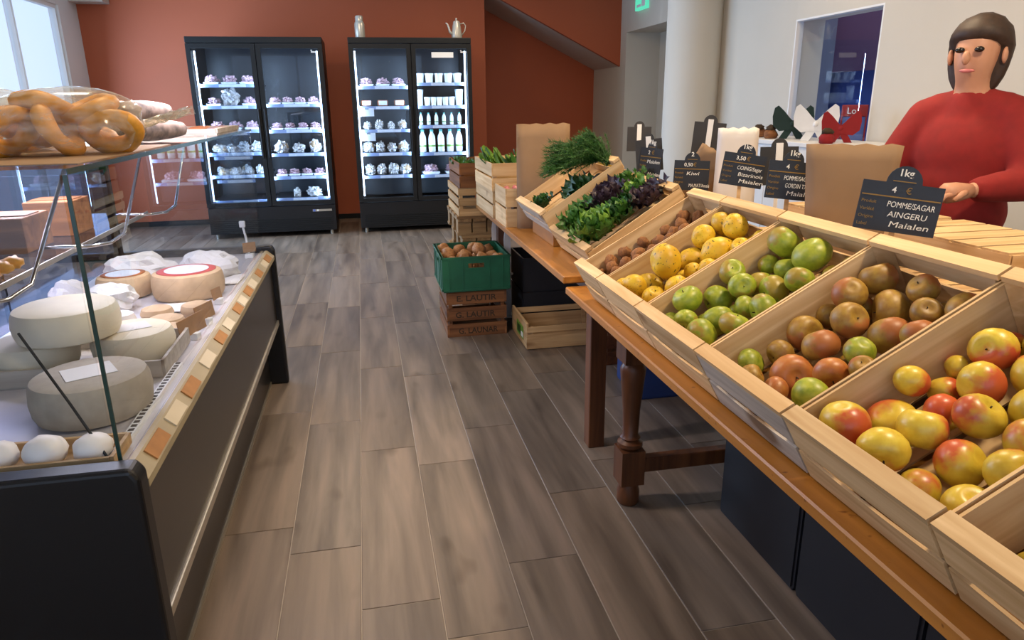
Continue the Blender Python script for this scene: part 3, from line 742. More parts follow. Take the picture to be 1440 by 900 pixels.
# things on the middle shelf
def paperbox(name, label, cat, loc, sz, mat, rz=0, flap=None):
    t = thing(name, label, cat, loc, (0, 0, rz))
    a, b, h = sz[0]/2, sz[1]/2, sz[2]
    MB().box(-a, a, -b, b, 0, h).build('carton', mat, t, bevel=.003)
    MB().box(-a*.9, a*.9, -b*.5, b*.5, h, h+.003).build('flap', flap or mat, t)
    return t
paperbox('biscuit_box', 'tall brown biscuit box standing on the middle glass shelf', 'box', (-.99, 2.55, .9805), (.14, .16, .11), M['stain'])
paperbox('biscuit_box', 'dark brown carton beside the tall biscuit box', 'box', (-1.01, 2.27, .9805), (.13, .18, .10), M['stain'])
paperbox('biscuit_box', 'flat dark carton at the near end of the middle shelf', 'box', (-.98, 1.62, .9805), (.18, .22, .06), M['stain'])
for i in range(9):
    o = lump(.026, .022, .018, .3, i+20.0, 8, 10).build('biscuit', M['yellow_ring'], loc=(-.90-.06*(i % 3), 1.86+.062*(i//3), .981), smooth=True)
    tag(o, 'golden nugget-shaped biscuit loose on the middle glass shelf', 'biscuit', 'golden biscuits')

# things on the top glass
ZT = ZG+.0115
def torus(R, r, n=22, m=10):
    b = MB(); P = []; F = []
    for i in range(n):
        for k in range(m):
            a, c = 2*PI*i/n, 2*PI*k/m
            rr = r*(1+.12*math.sin(3*a)); P.append(((R+rr*math.cos(c))*math.cos(a), (R+rr*math.cos(c))*math.sin(a), rr*math.sin(c)*.9))
    for i in range(n):
        for k in range(m): F.append((i*m+k, ((i+1) % n)*m+k, ((i+1) % n)*m+(k+1) % m, i*m+(k+1) % m))
    return b.add(P, F)
RING = torus(.045, .021).mesh('ring', M['yellow_ring'], smooth=True)
def ringbag(label, x, y, rz, n):
    t = thing('pastry_bag', label, 'bag', (x, y, ZT+.002), (0, 0, rz))
    rr = random.Random(n+11)
    spots = [(-.10, -.03, .05, .9), (-.01, -.035, .055, 1.1), (.09, -.02, .045, .8), (-.06, .045, .05, .4), (.045, .05, .05, .5), (-.03, .01, .10, .35), (.055, .005, .095, .3)]
    for (a, b, c, tl) in spots[:n]:
        put('ring_pastry', RING, t, (a, b, c), (tl, rr.uniform(-.3, .3), rr.uniform(0, 6)))
    lump(.175, .115, .082, .16, n+3.3, 14, 22, 1.6).build('clear_film', M['bagfilm'], t, smooth=True)
    def fn(u, v): return (.16+.10*u, (v-.5)*(.05+.10*u), .06+.03*u+.01*math.sin(v*14+u*5))
    MB().grid(fn, 5, 10).build('twisted_end', M['bagfilm'], t, smooth=True)
ringbag('clear bag of large yellow ring pastries lying on a kraft sheet', -.635, 1.75, .35, 7)
ringbag('clear bag of yellow ring pastries farther back behind the first bag', -.86, 1.95, .1, 6)
t = thing('kraft_sheet', 'kraft board under the bags of ring pastries', 'board', (-.73, 1.83, ZT-.0005))
MB().box(-.215, .215, -.38, .30, 0, .0015).build('board', M['kraft'], t)
def sausage(label, x, y, z, rz, L, r, ry=0):
    t = thing('dry_sausage', label, 'sausage', (x, y, z), (0, ry, rz), 'dry sausages on the glass')
    pts = [Vector((L*(i/10-.5), .015*math.sin(i*.35), 0)) for i in range(11)]
    rs = [r*(.35+.65*math.sin(PI*min(max((i+.8)/11.6, 0), 1))**.5) for i in range(11)]
    MB().tube(pts, r, 12, rs).build('casing', M['sausage'], t, smooth=True)
    MB().tube([(L/2-.004, 0, 0), (L/2+.012, .003, .004), (L/2+.03, .01, .0)], .004, 6).build('string', M['wpaper'], t)
sz0 = ZT+.033
for i, (x, y, z, rz, l_) in enumerate(((-.60, 2.34, sz0, 1.2, 'mould-dusted dry sausage in front of the pile'), (-.67, 2.36, sz0, 1.3, 'mould-dusted dry sausage in the middle of the bottom layer'), (-.74, 2.37, sz0, 1.25, 'mould-dusted dry sausage at the back of the bottom layer'),
        (-.635, 2.36, sz0+.055, 1.25, 'mould-dusted dry sausage lying on top of the pile'), (-.705, 2.38, sz0+.055, 1.3, 'mould-dusted dry sausage on top at the back of the pile'))):
    sausage(l_, x, y, z, rz, .24, .031)
tb = traybox('wooden_tray', 'shallow pale wooden tray beside the dry sausages on the top glass', -.80, -.515, 2.80, 3.28, ZT, .022, M['greywood'])
for i in range(4):
    o = tag(lump(.035, .16, .012, .15, 30.0+i, 8, 14).build('cured_slab', M['meat'] if i % 2 else M['orangerind'], loc=(-.755+.068*i, 3.04, ZT+.0065), smooth=True), 'flat reddish cured slab lying in the shallow wooden tray', 'cured meat', 'cured slabs in the tray')

# ------------------------------------------------------------------ tables
def tabletop(t, x0, x1, y0, y1, z, th, nb):
    w_ = (x1-x0)/nb
    for k in range(nb):
        cx = x0+w_*(k+.5)
        MB().box(-w_/2+.0008, w_/2-.0008, -(y1-y0)/2, (y1-y0)/2, -th, 0).build('top_plank', M['table'], t, (cx-t.location.x, (y0+y1)/2-t.location.y, z), bevel=.004, seg=1)
def turned_leg(t, x, y, z):
    prof = [(.034, 0), (.04, .01), (.04, .05), (.033, .075), (.03, .085)]
    l = MB().lathe(prof, 20)
    l.box(-.042, .042, -.042, .042, .085, .215)
    l.lathe([(.032, .215), (.044, .228), (.044, .24), (.03, .25), (.036, .258), (.027, .27), (.03, .36), (.04, .47), (.044, .51), (.036, .53), (.026, .54)], 20)
    l.box(-.045, .045, -.045, .045, .54, z)
    return l.build('leg', M['leg'], t, (x-t.location.x, y-t.location.y, 0), smooth='auto')
NZ, FZ = .71, .745
nt_ = thing('farm_table', 'low farmhouse table with turned legs and stretchers under the apple crates', 'table', (1.3, 1.33, 0))
tabletop(nt_, .711, 1.90, .20, 2.458, NZ, .028, 6)
for x in (.845, 1.78):
    for y in (.58, 2.085): turned_leg(nt_, x, y, NZ-.028)
for y in (.58, 2.085): MB().box(.89-1.3, 1.735-1.3, y-1.33-.02, y-1.33+.02, .12, .175).build('stretcher', M['leg'], nt_, bevel=.004)
for x in (.85, 1.775): MB().box(x-1.3-.012, x-1.3+.012, .63-1.33, 2.035-1.33, NZ-.12, NZ-.028).build('apron', M['leg'], nt_)
for y in (.585, 2.08): MB().box(.895-1.3, 1.73-1.3, y-1.33-.012, y-1.33+.012, NZ-.12, NZ-.028).build('apron', M['leg'], nt_)
ft = thing('plain_table', 'plank-topped table with plain square legs under the leafy greens', 'table', (1.3, 3.53, 0))
tabletop(ft, .708, 1.85, 2.478, 4.58, FZ, .03, 5)
for x in (.866, 1.75):
    for y in (2.535, 4.50): MB().box(-.034, .034, -.034, .034, 0, FZ-.03).build('leg', M['leg'], ft, (x-1.3, y-3.53, 0), bevel=.004)
for x in (.866, 1.75): MB().box(x-1.3-.012, x-1.3+.012, 2.57-3.53, 4.465-3.53, FZ-.11, FZ-.03).build('apron', M['leg'], ft)
for y in (2.535, 4.50): MB().box(.9-1.3, 1.716-1.3, y-3.53-.012, y-3.53+.012, FZ-.11, FZ-.03).build('apron', M['leg'], ft)

# ------------------------------------------------------------------ wooden crates
BM = {}
def board(parent, name, c, ax, wx, L, w_, th, mat, sag=0):
    ax = Vector(ax).normalized(); wx = Vector(wx).normalized(); nx = ax.cross(wx)
    key = (round(L, 3), round(w_, 3), round(th, 4), mat.name, round(sag, 3))
    if key not in BM:
        b = MB()
        n = 6 if sag else 1
        P = []; F = []
        for i in range(n+1):
            x = L*(i/n-.5); s_ = sag*(1-(2*i/n-1)**2)
            P += [(x, -w_/2, -th/2), (x, w_/2-s_, -th/2), (x, w_/2-s_, th/2), (x, -w_/2, th/2)]
        for i in range(n):
            a = 4*i
            for k in range(4): F.append((a+k, a+(k+1) % 4, a+4+(k+1) % 4, a+4+k))
        F.append((0, 3, 2, 1)); F.append((4*n, 4*n+1, 4*n+2, 4*n+3))
        b.add(P, [f[::-1] for f in F]); BM[key] = b.mesh(name, mat)
    mt = Matrix((ax, wx, nx)).transposed().to_4x4(); mt.translation = Vector(c)
    o = put(name, BM[key], parent); o.matrix_local = mt
    return o
STAPLE = MB().box(-.011, .011, -.0008, .0008, 0, .0016).mesh('staple', M['steel'])
def fruit_crate(label, loc, tilt, L, W, H, mat=None, mat2=None, rz=0, group=None, gap=.012, sag=.008):
    """open fruit crate: local x = depth (front end at 0), y = width, z = height"""
    mat = mat or M['poplar']; mat2 = mat2 or mat
    t = thing('fruit_crate', label, 'crate', loc, (0, -tilt, rz), group)
    X_, Y_, Z_ = Vector((1, 0, 0)), Vector((0, 1, 0)), Vector((0, 0, 1))
    th = .005
    bw = (H-gap-.012)/2
    for x, m_ in ((.0025, mat2), (L-.0025, mat)):
        board(t, 'end_slat', (x, W/2, bw/2+.002), Y_, Z_, W-.004, bw, th, m_, sag)
        board(t, 'end_slat', (x, W/2, bw+gap+bw/2), Y_, Z_, W-.004, bw, th, m_)
    for x in (.016, L-.016):
        r_ = board(t, 'top_rail', (x, W/2, H-.006), Y_, X_, W-.002, .032, .012, mat)
        for k in (.12, .5, .88): put('staple', STAPLE, r_, ((k-.5)*W, 0, .006 if r_.matrix_local.to_3x3()[2][2] > 0 else -.0076), (0, 0, 1.3))
    sw = H*.74
    for y in (.003, W-.003):
        board(t, 'side_slat', (L/2, y, H-.016-sw/2), X_, Z_, L-.012, sw, .005, mat)
    for (x, y, sx, sy) in ((.006, .007, 1, 1), (.006, W-.007, 1, -1), (L-.006, .007, -1, 1), (L-.006, W-.007, -1, -1)):
        p = [(x, y), (x+sx*.028, y), (x, y+sy*.028)]
        if sx*sy < 0: p = p[::-1]
        MB().prism(p, 'z', .004, H-.013).build('corner_post', mat, t)
    nb = max(3, int(W/.095)); bb = W/nb
    for k in range(nb):
        board(t, 'bottom_slat', (L/2, bb*(k+.5), .003), X_, Y_, L-.012, bb-.014, .004, mat)
    return t
def riser(label, x0, x1, y0, y1, z0, z1, mat=None):
    """upturned slatted crate used to prop the others"""
    mat = mat or M['poplar2']
    t = thing('prop_crate', label, 'crate', ((x0+x1)/2, (y0+y1)/2, z0))
    a, b, h = (x1-x0)/2, (y1-y0)/2, z1-z0
    X_, Y_, Z_ = Vector((1, 0, 0)), Vector((0, 1, 0)), Vector((0, 0, 1))
    n = max(2, int(h/.07)); bw = h/n
    for sx in (-1, 1):
        for k in range(n): board(t, 'side_slat', (sx*(a-.003), 0, bw*(k+.5)), Y_, Z_, 2*b-.004, bw-.012, .006, mat)
    for sy in (-1, 1):
        for k in range(n): board(t, 'end_slat', (0, sy*(b-.003), bw*(k+.5)), X_, Z_, 2*a-.016, bw-.012, .006, mat)
    for sx in (-1, 1):
        for sy in (-1, 1): MB().box(-.012, .012, -.012, .012, 0, h-.008).build('corner_post', mat, t, (sx*(a-.019), sy*(b-.019), 0))
    nb = 5; w_ = 2*b/nb
    for k in range(nb): board(t, 'top_slat', (0, -b+w_*(k+.5), h-.003), X_, Y_, 2*a-.002, w_-.012, .006, mat)
    return t
TL = .51
def near_crate(label, y0, W, rimx=.685, rimz=.8455, H=.15, L=.49, tilt=TL, **k):
    ox = rimx+H*math.sin(tilt); oz = rimz-H*math.cos(tilt)
    return fruit_crate(label, (ox, y0, oz), tilt, L, W, H, **k), Vector((ox, y0, oz))
CR = {}
CR['Z'] = near_crate('pale fruit crate of red and yellow apples at the end of the table', .335, .33)
CR['A'] = near_crate('pale fruit crate of shiny yellow apples with red cheeks', .670, .335)
CR['B'] = near_crate('bluish-fronted fruit crate of brown russet apples', 1.010, .336, mat2=M['greywood'])  # grey front slats put the cool light into the wood colour
CR['C'] = near_crate('fruit crate filled with green apples', 1.350, .355)
CR['D'] = near_crate('fruit crate filled with spotted yellow quinces', 1.710, .318)
CR['E'] = near_crate('narrow shaded fruit crate of small brown kiwis', 2.033, .235)
for nm, y0, y1, l_ in (('Z', .34, .655, 'upturned slatted crate propping the end apple crate'), ('A', .68, 1.0, 'upturned slatted crate propping the yellow apple crate'), ('B', 1.02, 1.34, 'upturned slatted crate propping the russet apple crate'), ('C', 1.36, 1.695, 'upturned slatted crate propping the green apple crate'), ('D', 1.72, 2.02, 'upturned slatted crate propping the quince crate'), ('E', 2.04, 2.42, 'upturned slatted crate propping the kiwi crate')):
    riser(l_, 1.11, 1.56, y0, y1, NZ+.0005, NZ+.198)
for i, (y0, l_) in enumerate(((.40, 'slatted crate in the back row behind the table-end apples'), (.92, 'slatted crate in the back row behind the yellow and russet apples'), (1.44, 'slatted crate in the back row behind the green apples'), (1.96, 'slatted crate in the back row behind the quinces and kiwis'))):
    riser(l_, 1.575, 1.885, y0, y0+.48, NZ+.0005, NZ+.285, M['poplar'])
# greens crates on the far table, long side to the aisle
TG = .576
def far_crate(label, y0, W, rimx, rimz, H=.11, L=.43, **k):
    ox = rimx+H*math.sin(TG); oz = rimz-H*math.cos(TG)
    return fruit_crate(label, (ox, y0, oz), TG, L, W, H, **k), Vector((ox, y0, oz))
CR['F'] = far_crate('fruit crate of curly kale and purple lettuce', 2.462, .53, .785, .842)
CR['G'] = far_crate('fruit crate with a bunch of dill and dark roots', 3.0, .50, .745, .905, mat2=M['greywood'])
riser('upturned slatted crate propping the kale crate', 1.12, 1.45, 2.50, 2.96, FZ+.0005, FZ+.18)
riser('upturned slatted crate propping the dill crate', 1.10, 1.45, 3.03, 3.47, FZ+.0005, FZ+.255)
blk = tag(MB().box(-.05, .05, -.2, .2, 0, .066).build('wood_block', M['table'], loc=(.87, 3.24, FZ+.0005), bevel=.003), 'varnished wood block under the front of the dill crate', 'block')

# ------------------------------------------------------------------ fruit
def apple_mesh(seed, R=1.0, pear=0, mat=None, name='apple'):
    rr = random.Random(seed); ax, ay, az = rr.uniform(.94, 1.05), rr.uniform(.94, 1.05), rr.uniform(.84, .92)
    def fn(p, t):
        s_, c = math.sin(p), math.cos(p)
        k = 1+.05*c+.03*math.cos(5*t)*max(0, -c)**2+.035*noise.noise(Vector((s_*math.cos(t), s_*math.sin(t), c))*1.3+Vector((seed*3.7, 0, 0)))
        z = c*az-.30*math.exp(-(p/.38)**2)+.17*math.exp(-((PI-p)/.33)**2)
        if pear: k *= 1-.16*pear*max(0, c)+.07*pear*noise.noise(Vector((math.cos(t)*2, math.sin(t)*2, c*2+seed)))
        return (s_*math.cos(t)*ax*k*R, s_*math.sin(t)*ay*k*R, z*R)
    return MB().sphere(fn, 14, 20).mesh(name, mat, smooth=True)
def fruit_set(mat, name, pear=0, n=3, s0=1): return [apple_mesh(s0+i, .5, pear, mat, name) for i in range(n)]
def lumpy_set(mat, name, n=3): return [lump(.5, .41, .40, .28, 40+i*1.7, 10, 14, 1.7, flat=False).mesh(name, mat, smooth=True) for i in range(n)]
STEMM = MB().tube([(0, 0, .14), (.01, 0, .26), (.04, .01, .36)], .018, 5).mesh('stem', M['stem'])
CALYX = MB().lathe([(.075, -.335), (.10, -.33), (.05, -.30), (.012, -.30)], 8).mesh('calyx', M['stem'])
def settle(items, bx, by, nmin, it=60):
    # items [x, y, n, r]: push spheres apart inside the crate bounds
    for _ in range(it):
        for i in range(len(items)):
            a = items[i]
            for j in range(i+1, len(items)):
                b = items[j]
                d = Vector((b[0]-a[0], b[1]-a[1], b[2]-a[2])); m = d.length; need = (a[3]+b[3])*1.005
                if m < need:
                    if m < 1e-5: d = Vector((.01, .003, .002)); m = d.length
                    s_ = (need-m)/m*.5
                    for k in range(3): a[k] -= d[k]*s_; b[k] += d[k]*s_
        for a in items:
            a[0] = min(max(a[0], bx[0]+a[3]), bx[1]-a[3]); a[1] = min(max(a[1], by[0]+a[3]), by[1]-a[3]); a[2] = max(a[2], nmin+a[3])
            if a[2] > nmin+a[3]+.06: a[2] = nmin+a[3]+.06
    return items
def pile(key, tops, L, W, name, label, group, cat, picks, tilt, fill_r, fill_n, seed, has_stem=True, level=.065, grow=1.1):
    cr, org = CR[key]; rr = random.Random(seed)
    its = [[u, y-org.y, level, d*.5*grow, 0] for (u, y, d) in tops]
    low = []
    for _ in range(4000):
        if len(low) >= fill_n: break
        r = fill_r*rr.uniform(.9, 1.05)*.5
        c = [rr.uniform(.012+r, L-.012-r), rr.uniform(.012+r, W-.012-r), .0065+r, r, 1]
        if all((c[0]-o[0])**2+(c[1]-o[1])**2+(c[2]-o[2])**2 > ((c[3]+o[3])*.99)**2 for o in low) and all((c[0]-o[0])**2+(c[1]-o[1])**2+(c[2]-o[2])**2 > ((c[3]+o[3])*.97)**2 for o in its): low.append(c)
    for _ in range(9000):
        if len(low) >= fill_n+16: break
        r = rr.uniform(.78, 1.05)*fill_r*.5
        c = [rr.uniform(.012+r, L-.012-r), rr.uniform(.012+r, W-.012-r), rr.uniform(.03, level), r, 1]
        if c[2] > r+.006 and all((c[0]-o[0])**2+(c[1]-o[1])**2+(c[2]-o[2])**2 > ((c[3]+o[3])*.93)**2 for o in its+low): low.append(c)
    its = settle(its+low, (.03, L-.03), (.008, W-.008), .006)
    Rm = Matrix.Rotation(-tilt, 3, 'Y')
    for k, a in enumerate(its):
        p = org+Rm @ Vector((a[0], a[1], a[2]))
        me, lb = picks(rr, k, len(tops))
        rot = (rr.uniform(0, 6.28), rr.uniform(0, 6.28), rr.uniform(0, 6.28)) if rr.random() < .5 else (rr.gauss(0, .5)+(PI if rr.random() < .4 else 0), rr.gauss(-.4, .4), rr.uniform(0, 6.28))
        s_ = a[3]*2*.965
        o = put(name, me, None, p, rot, (s_, s_, s_)); tag(o, lb or label, cat, group)
        if has_stem:
            put('stem', STEMM, o); put('calyx', CALYX, o)
GA = fruit_set(M['green_apple'], 'apple'); RA = fruit_set(M['russet_apple'], 'apple', s0=5); DA = fruit_set(M['red_apple'], 'apple', s0=9); BA = fruit_set(M['bicolour_apple'], 'apple', s0=13)
QU = fruit_set(M['quince'], 'quince', 1, 4, 17); PO = lumpy_set(M['potato'], 'potato', 4); KI = lumpy_set(M['kiwi'], 'kiwi')
TA = [(0.152, 0.943, 0.085), (0.083, 0.952, 0.081), (0.056, 0.907, 0.053), (0.093, 0.863, 0.073), (0.136, 0.873, 0.074), (0.073, 0.801, 0.067), (0.195, 0.953, 0.055), (0.197, 0.918, 0.06), (0.235, 0.959, 0.054)] + [(.09, .735, .072), (.155, .78, .072), (.16, .715, .07), (.225, .84, .072), (.235, .76, .072), (.28, .91, .072), (.30, .83, .074), (.31, .75, .072), (.35, .92, .072), (.37, .85, .072), (.38, .77, .07), (.42, .90, .07), (.43, .82, .072), (.44, .73, .066)]
TB = [(0.346, 1.279, 0.069), (0.307, 1.32, 0.054), (0.324, 1.168, 0.082), (0.406, 1.234, 0.085), (0.456, 1.28, 0.077), (0.381, 1.127, 0.059), (0.233, 1.297, 0.075), (0.263, 1.211, 0.072), (0.324, 1.094, 0.063), (0.245, 1.129, 0.06), (0.19, 1.212, 0.072), (0.158, 1.281, 0.058), (0.135, 1.211, 0.088), (0.176, 1.13, 0.067), (0.101, 1.124, 0.072), (0.082, 1.29, 0.059), (0.079, 1.235, 0.054), (0.065, 1.177, 0.058), (0.211, 1.1, 0.047), (0.43, 1.201, 0.059)] + [(.40, 1.29, .062), (.44, 1.08, .066)]
TC = [(0.313, 1.716, 0.068), (0.34, 1.638, 0.076), (0.391, 1.722, 0.054), (0.448, 1.698, 0.084), (0.447, 1.56, 0.089), (0.386, 1.588, 0.066), (0.355, 1.499, 0.068), (0.42, 1.482, 0.058), (0.291, 1.554, 0.078), (0.257, 1.618, 0.065), (0.195, 1.661, 0.08), (0.202, 1.555, 0.057), (0.239, 1.492, 0.075), (0.122, 1.722, 0.076), (0.15, 1.57, 0.079), (0.105, 1.615, 0.064), (0.07, 1.671, 0.061), (0.085, 1.504, 0.076), (0.166, 1.47, 0.069), (0.301, 1.473, 0.05), (0.484, 1.669, 0.05)] + []
TD = [(0.447, 2.032, 0.075), (0.479, 1.871, 0.076), (0.42, 1.91, 0.074), (0.339, 1.904, 0.099), (0.371, 2.035, 0.072), (0.297, 2.019, 0.081), (0.397, 1.825, 0.054), (0.478, 1.82, 0.053), (0.18, 1.975, 0.102), (0.24, 2.021, 0.062), (0.235, 1.887, 0.058), (0.249, 1.84, 0.06), (0.15, 1.846, 0.066), (0.082, 1.892, 0.064), (0.114, 2.084, 0.087), (0.078, 1.915, 0.077), (0.059, 2.034, 0.056)] + []
pile('C', TC, .49, .355, 'apple', 'green apple with dull yellow flush in the crate beside the quinces', 'green apples', 'apple', lambda r, k, n: (r.choice(GA), None), TL, .062, 16, 1)
pile('B', TB, .49, .336, 'apple', 'brown-gold russet apple in the bluish-fronted crate', 'russet apples', 'apple', lambda r, k, n: ((r.choice(DA), 'red-flushed apple lying among the russet apples') if k in (12, 13, 17) else ((r.choice(GA), 'greenish yellow apple lying among the russet apples') if k in (14, 15, 9) else (r.choice(RA), None))), TL, .062, 16, 2)
pile('A', TA, .49, .335, 'apple', 'shiny yellow apple with red cheek in its own crate', 'yellow apples with red cheeks', 'apple', lambda r, k, n: ((r.choice(DA), 'small red apple lying among the yellow ones') if k in (2,) else (r.choice(BA), None)), TL, .062, 16, 3)
TZ = [(u, y-.336, d) for (u, y, d) in TA[3:]]
pile('Z', TZ, .49, .33, 'apple', 'red and yellow apple in the crate at the table end', 'apples at the table end', 'apple', lambda r, k, n: (r.choice(BA), None), TL, .062, 16, 4)
pile('D', TD, .49, .318, 'quince', 'spotted yellow quince in the crate next to the green apples', 'quinces', 'quince', lambda r, k, n: (r.choice(QU), None), TL, .062, 16, 5)
re_ = random.Random(9)
TE = [(.03+.042*i+re_.uniform(-.006, .006), 2.033+.04+.05*j+re_.uniform(-.008, .008), re_.uniform(.042, .052)) for i in range(11) for j in range(4)]
pile('E', TE, .49, .235, 'kiwi', 'small brown fuzzy kiwi in the narrow shaded crate', 'kiwis', 'kiwi', lambda r, k, n: (r.choice(KI), None), TL, .05, 22, 6, has_stem=False, level=.075)

# ------------------------------------------------------------------ leafy things
def leaf_mesh(name, mat, L, W, ruff, waves, cup, seed, nu=9, nv=6):
    def fn(u, v):
        s_ = (v-.5)*2
        wid = W*.5*(.12+.88*math.sin(PI*min(1, u*.93+.04))**.7)
        e = abs(s_)**1.5
        z = cup*L*(u*u)*.5 + cup*W*.25*s_*s_ + ruff*e*math.sin(u*waves+seed+(2.1 if s_ > 0 else 0))
        x = L*u + .4*ruff*e*math.cos(u*waves*1.3+seed)
        return (x, s_*wid+.35*ruff*e*math.sin(u*waves*1.7+seed*2), z)
    b = MB().grid(fn, nu, nv)
    me = b.mesh(name, mat, smooth=True)
    return me
LK = {}
for nm, mt in (('green', 'leaf'), ('dark', 'leaf_dark'), ('light', 'leaf_light'), ('purple', 'leaf_purple')):
    LK[nm] = [leaf_mesh('leaf', M[mt], 1, .66, .13, 22, .55, i*1.9, 14, 6) for i in range(3)]
LK['flat'] = [leaf_mesh('leaf', M['leaf'], 1, .45, .03, 6, .5, i) for i in range(2)]
LK['flatl'] = [leaf_mesh('leaf', M['leaf_light'], 1, .42, .03, 6, .5, i+3) for i in range(2)]
def rosette(name, label, cat, loc, rot, R, kinds, n, seed, group=None, lift=(.15, 1.3), up_=.25, rib=True):
    """head of leaves: outer ones low, inner ones upright"""
    t = thing(name, label, cat, loc, rot, group); rr = random.Random(seed)
    for i in range(n):
        k = i/(n-1); a = i*2.399+rr.uniform(-.2, .2)
        el = lift[0]+(lift[1]-lift[0])*k+rr.uniform(-.12, .12)
        s_ = R*(1.0-.38*k)*rr.uniform(.88, 1.1)
        o = put('leaf', rr.choice(LK[rr.choice(kinds)]), t, (.04*R*math.cos(a), .04*R*math.sin(a), up_*R*.3*k+.012), (0, -el, a), (s_, s_, s_))
    return t
def bunch(name, label, cat, loc, rot, L, kinds, n, seed, spread=.6, group=None, stems=True):
    """bunch of long leaves or sprigs lying along local x"""
    t = thing(name, label, cat, loc, rot, group); rr = random.Random(seed)
    for i in range(n):
        a = rr.gauss(0, spread*.5); e = rr.uniform(.05, spread)
        s_ = L*rr.uniform(.6, 1)
        put('leaf', rr.choice(LK[rr.choice(kinds)]), t, (rr.uniform(-.1, .35)*L, rr.uniform(-.3, .3)*L, rr.uniform(.01, .10)*L), (rr.uniform(-.6, .6), -e, a), (s_, s_, s_))
    if stems:
        b = MB()
        for i in range(7):
            y = rr.uniform(-.12, .12)*L
            b.tube([(-.55*L, y*.6, .02*L), (-.2*L, y, .05*L), (.2*L, y*1.5, .1*L)], .011*L, 5)
        b.build('stalks', M['pale_stem'], t)
    return t
def in_crate(key, u, v, n, tilt):
    cr, org = CR[key]
    return org+Matrix.Rotation(-tilt, 3, 'Y') @ Vector((u, v, n))
# kale crate: curly kale towards the aisle, purple and green lettuce behind
RK = (0, -TG, 0)
rosette('kale_head', 'bright curly kale head at the front of the kale crate beside the kiwis', 'kale', in_crate('F', .115, .15, .05, TG), RK, .135, ['green', 'light'], 34, 1)
rosette('kale_head', 'curly kale head at the aisle corner of the kale crate beside the dill', 'kale', in_crate('F', .12, .38, .05, TG), RK, .125, ['green'], 34, 2)
rosette('kale_head', 'darker curly kale head tucked between kale and purple lettuce', 'kale', in_crate('F', .215, .17, .05, TG), RK, .115, ['green', 'dark'], 28, 3)
rosette('lettuce_head', 'dark purple lettuce head in the middle of the kale crate', 'lettuce', in_crate('F', .255, .33, .07, TG), RK, .125, ['purple'], 24, 4)
rosette('lettuce_head', 'small purple lettuce head at the raised back of the kale crate', 'lettuce', in_crate('F', .335, .10, .06, TG), RK, .105, ['purple'], 20, 5)
rosette('lettuce_head', 'light green lettuce head between the two purple ones', 'lettuce', in_crate('F', .345, .24, .055, TG), RK, .105, ['light', 'green'], 20, 6)
rosette('lettuce_head', 'green lettuce head sticking up at the back beside the dill crate', 'lettuce', in_crate('F', .37, .42, .06, TG), RK, .10, ['green'], 18, 7)
# dill crate
def dill(label, loc, rot, L, n, seed):
    t = thing('dill_bunch', label, 'herb', loc, rot); rr = random.Random(seed)
    st = MB(); fr = MB()
    for i in range(n):
        a = rr.gauss(0, .30); e = rr.uniform(.0, .55); l_ = L*rr.uniform(.65, 1)
        d = Vector((math.cos(a)*math.cos(e), math.sin(a)*math.cos(e), math.sin(e)))
        y0 = Vector((0, rr.uniform(-.02, .02), .015+rr.uniform(0, .03)))
        pts = [y0+d*l_*k/5+Vector((0, 0, -.22*l_*(k/5)**2.2)) for k in range(6)]
        st.tube(pts, .0014, 4)
        for k in range(110):
            u = .12+.88*rr.random(); j = min(4, int(u*5)); p = pts[j].lerp(pts[j+1], u*5-j)
            dv = (d*.9+Vector((rr.gauss(0, .6), rr.gauss(0, .6), rr.gauss(0, .5)))).normalized()*L*rr.uniform(.05, .13)
            w_ = dv.cross(Vector((rr.random(), rr.random(), rr.random()))).normalized()*.0014
            fr.add([p-w_, p+w_, p+dv], [(0, 1, 2)])
    st.build('stalks', M['dill'], t)
    o = fr.build('fronds', M['dill'], t); o['kind'] = 'stuff'
    return t
dill('large feathery dill bunch spilling over the dill crate', in_crate('G', .40, .15, .085, TG), (0, .10, PI*1.02), .31, 130, 3)
dill('smaller feathery dill bunch upright behind the large one', in_crate('G', .37, .08, .08, TG), (0, -.6, 2.3), .21, 90, 4)
rosette('lettuce_head', 'dark green leafy head at the front of the dill crate', 'lettuce', in_crate('G', .075, .27, .035, TG), RK, .085, ['dark', 'green'], 14, 8)
bunch('leafy_stalks', 'pale stalks with dark leaves at the low corner of the dill crate', 'vegetable', in_crate('G', .16, .12, .04, TG), (0, -TG, .3), .12, ['dark'], 8, 5, .5)
rb = random.Random(12)
for i in range(7):
    s_ = .055*rb.uniform(.8, 1.15)
    o = put('black_radish', lumpy_set(M['stem'], 'black_radish', 1)[0] if i == 0 else bpy.data.meshes['black_radish'], None, in_crate('G', .24+.05*(i % 3), .10+.045*(i//3)+.02*(i % 2), .034, TG), (rb.random()*6, rb.random()*6, 0), (s_, s_, s_))
    tag(o, 'dark root vegetable lying under the dill', 'root vegetable', 'dark roots under the dill')

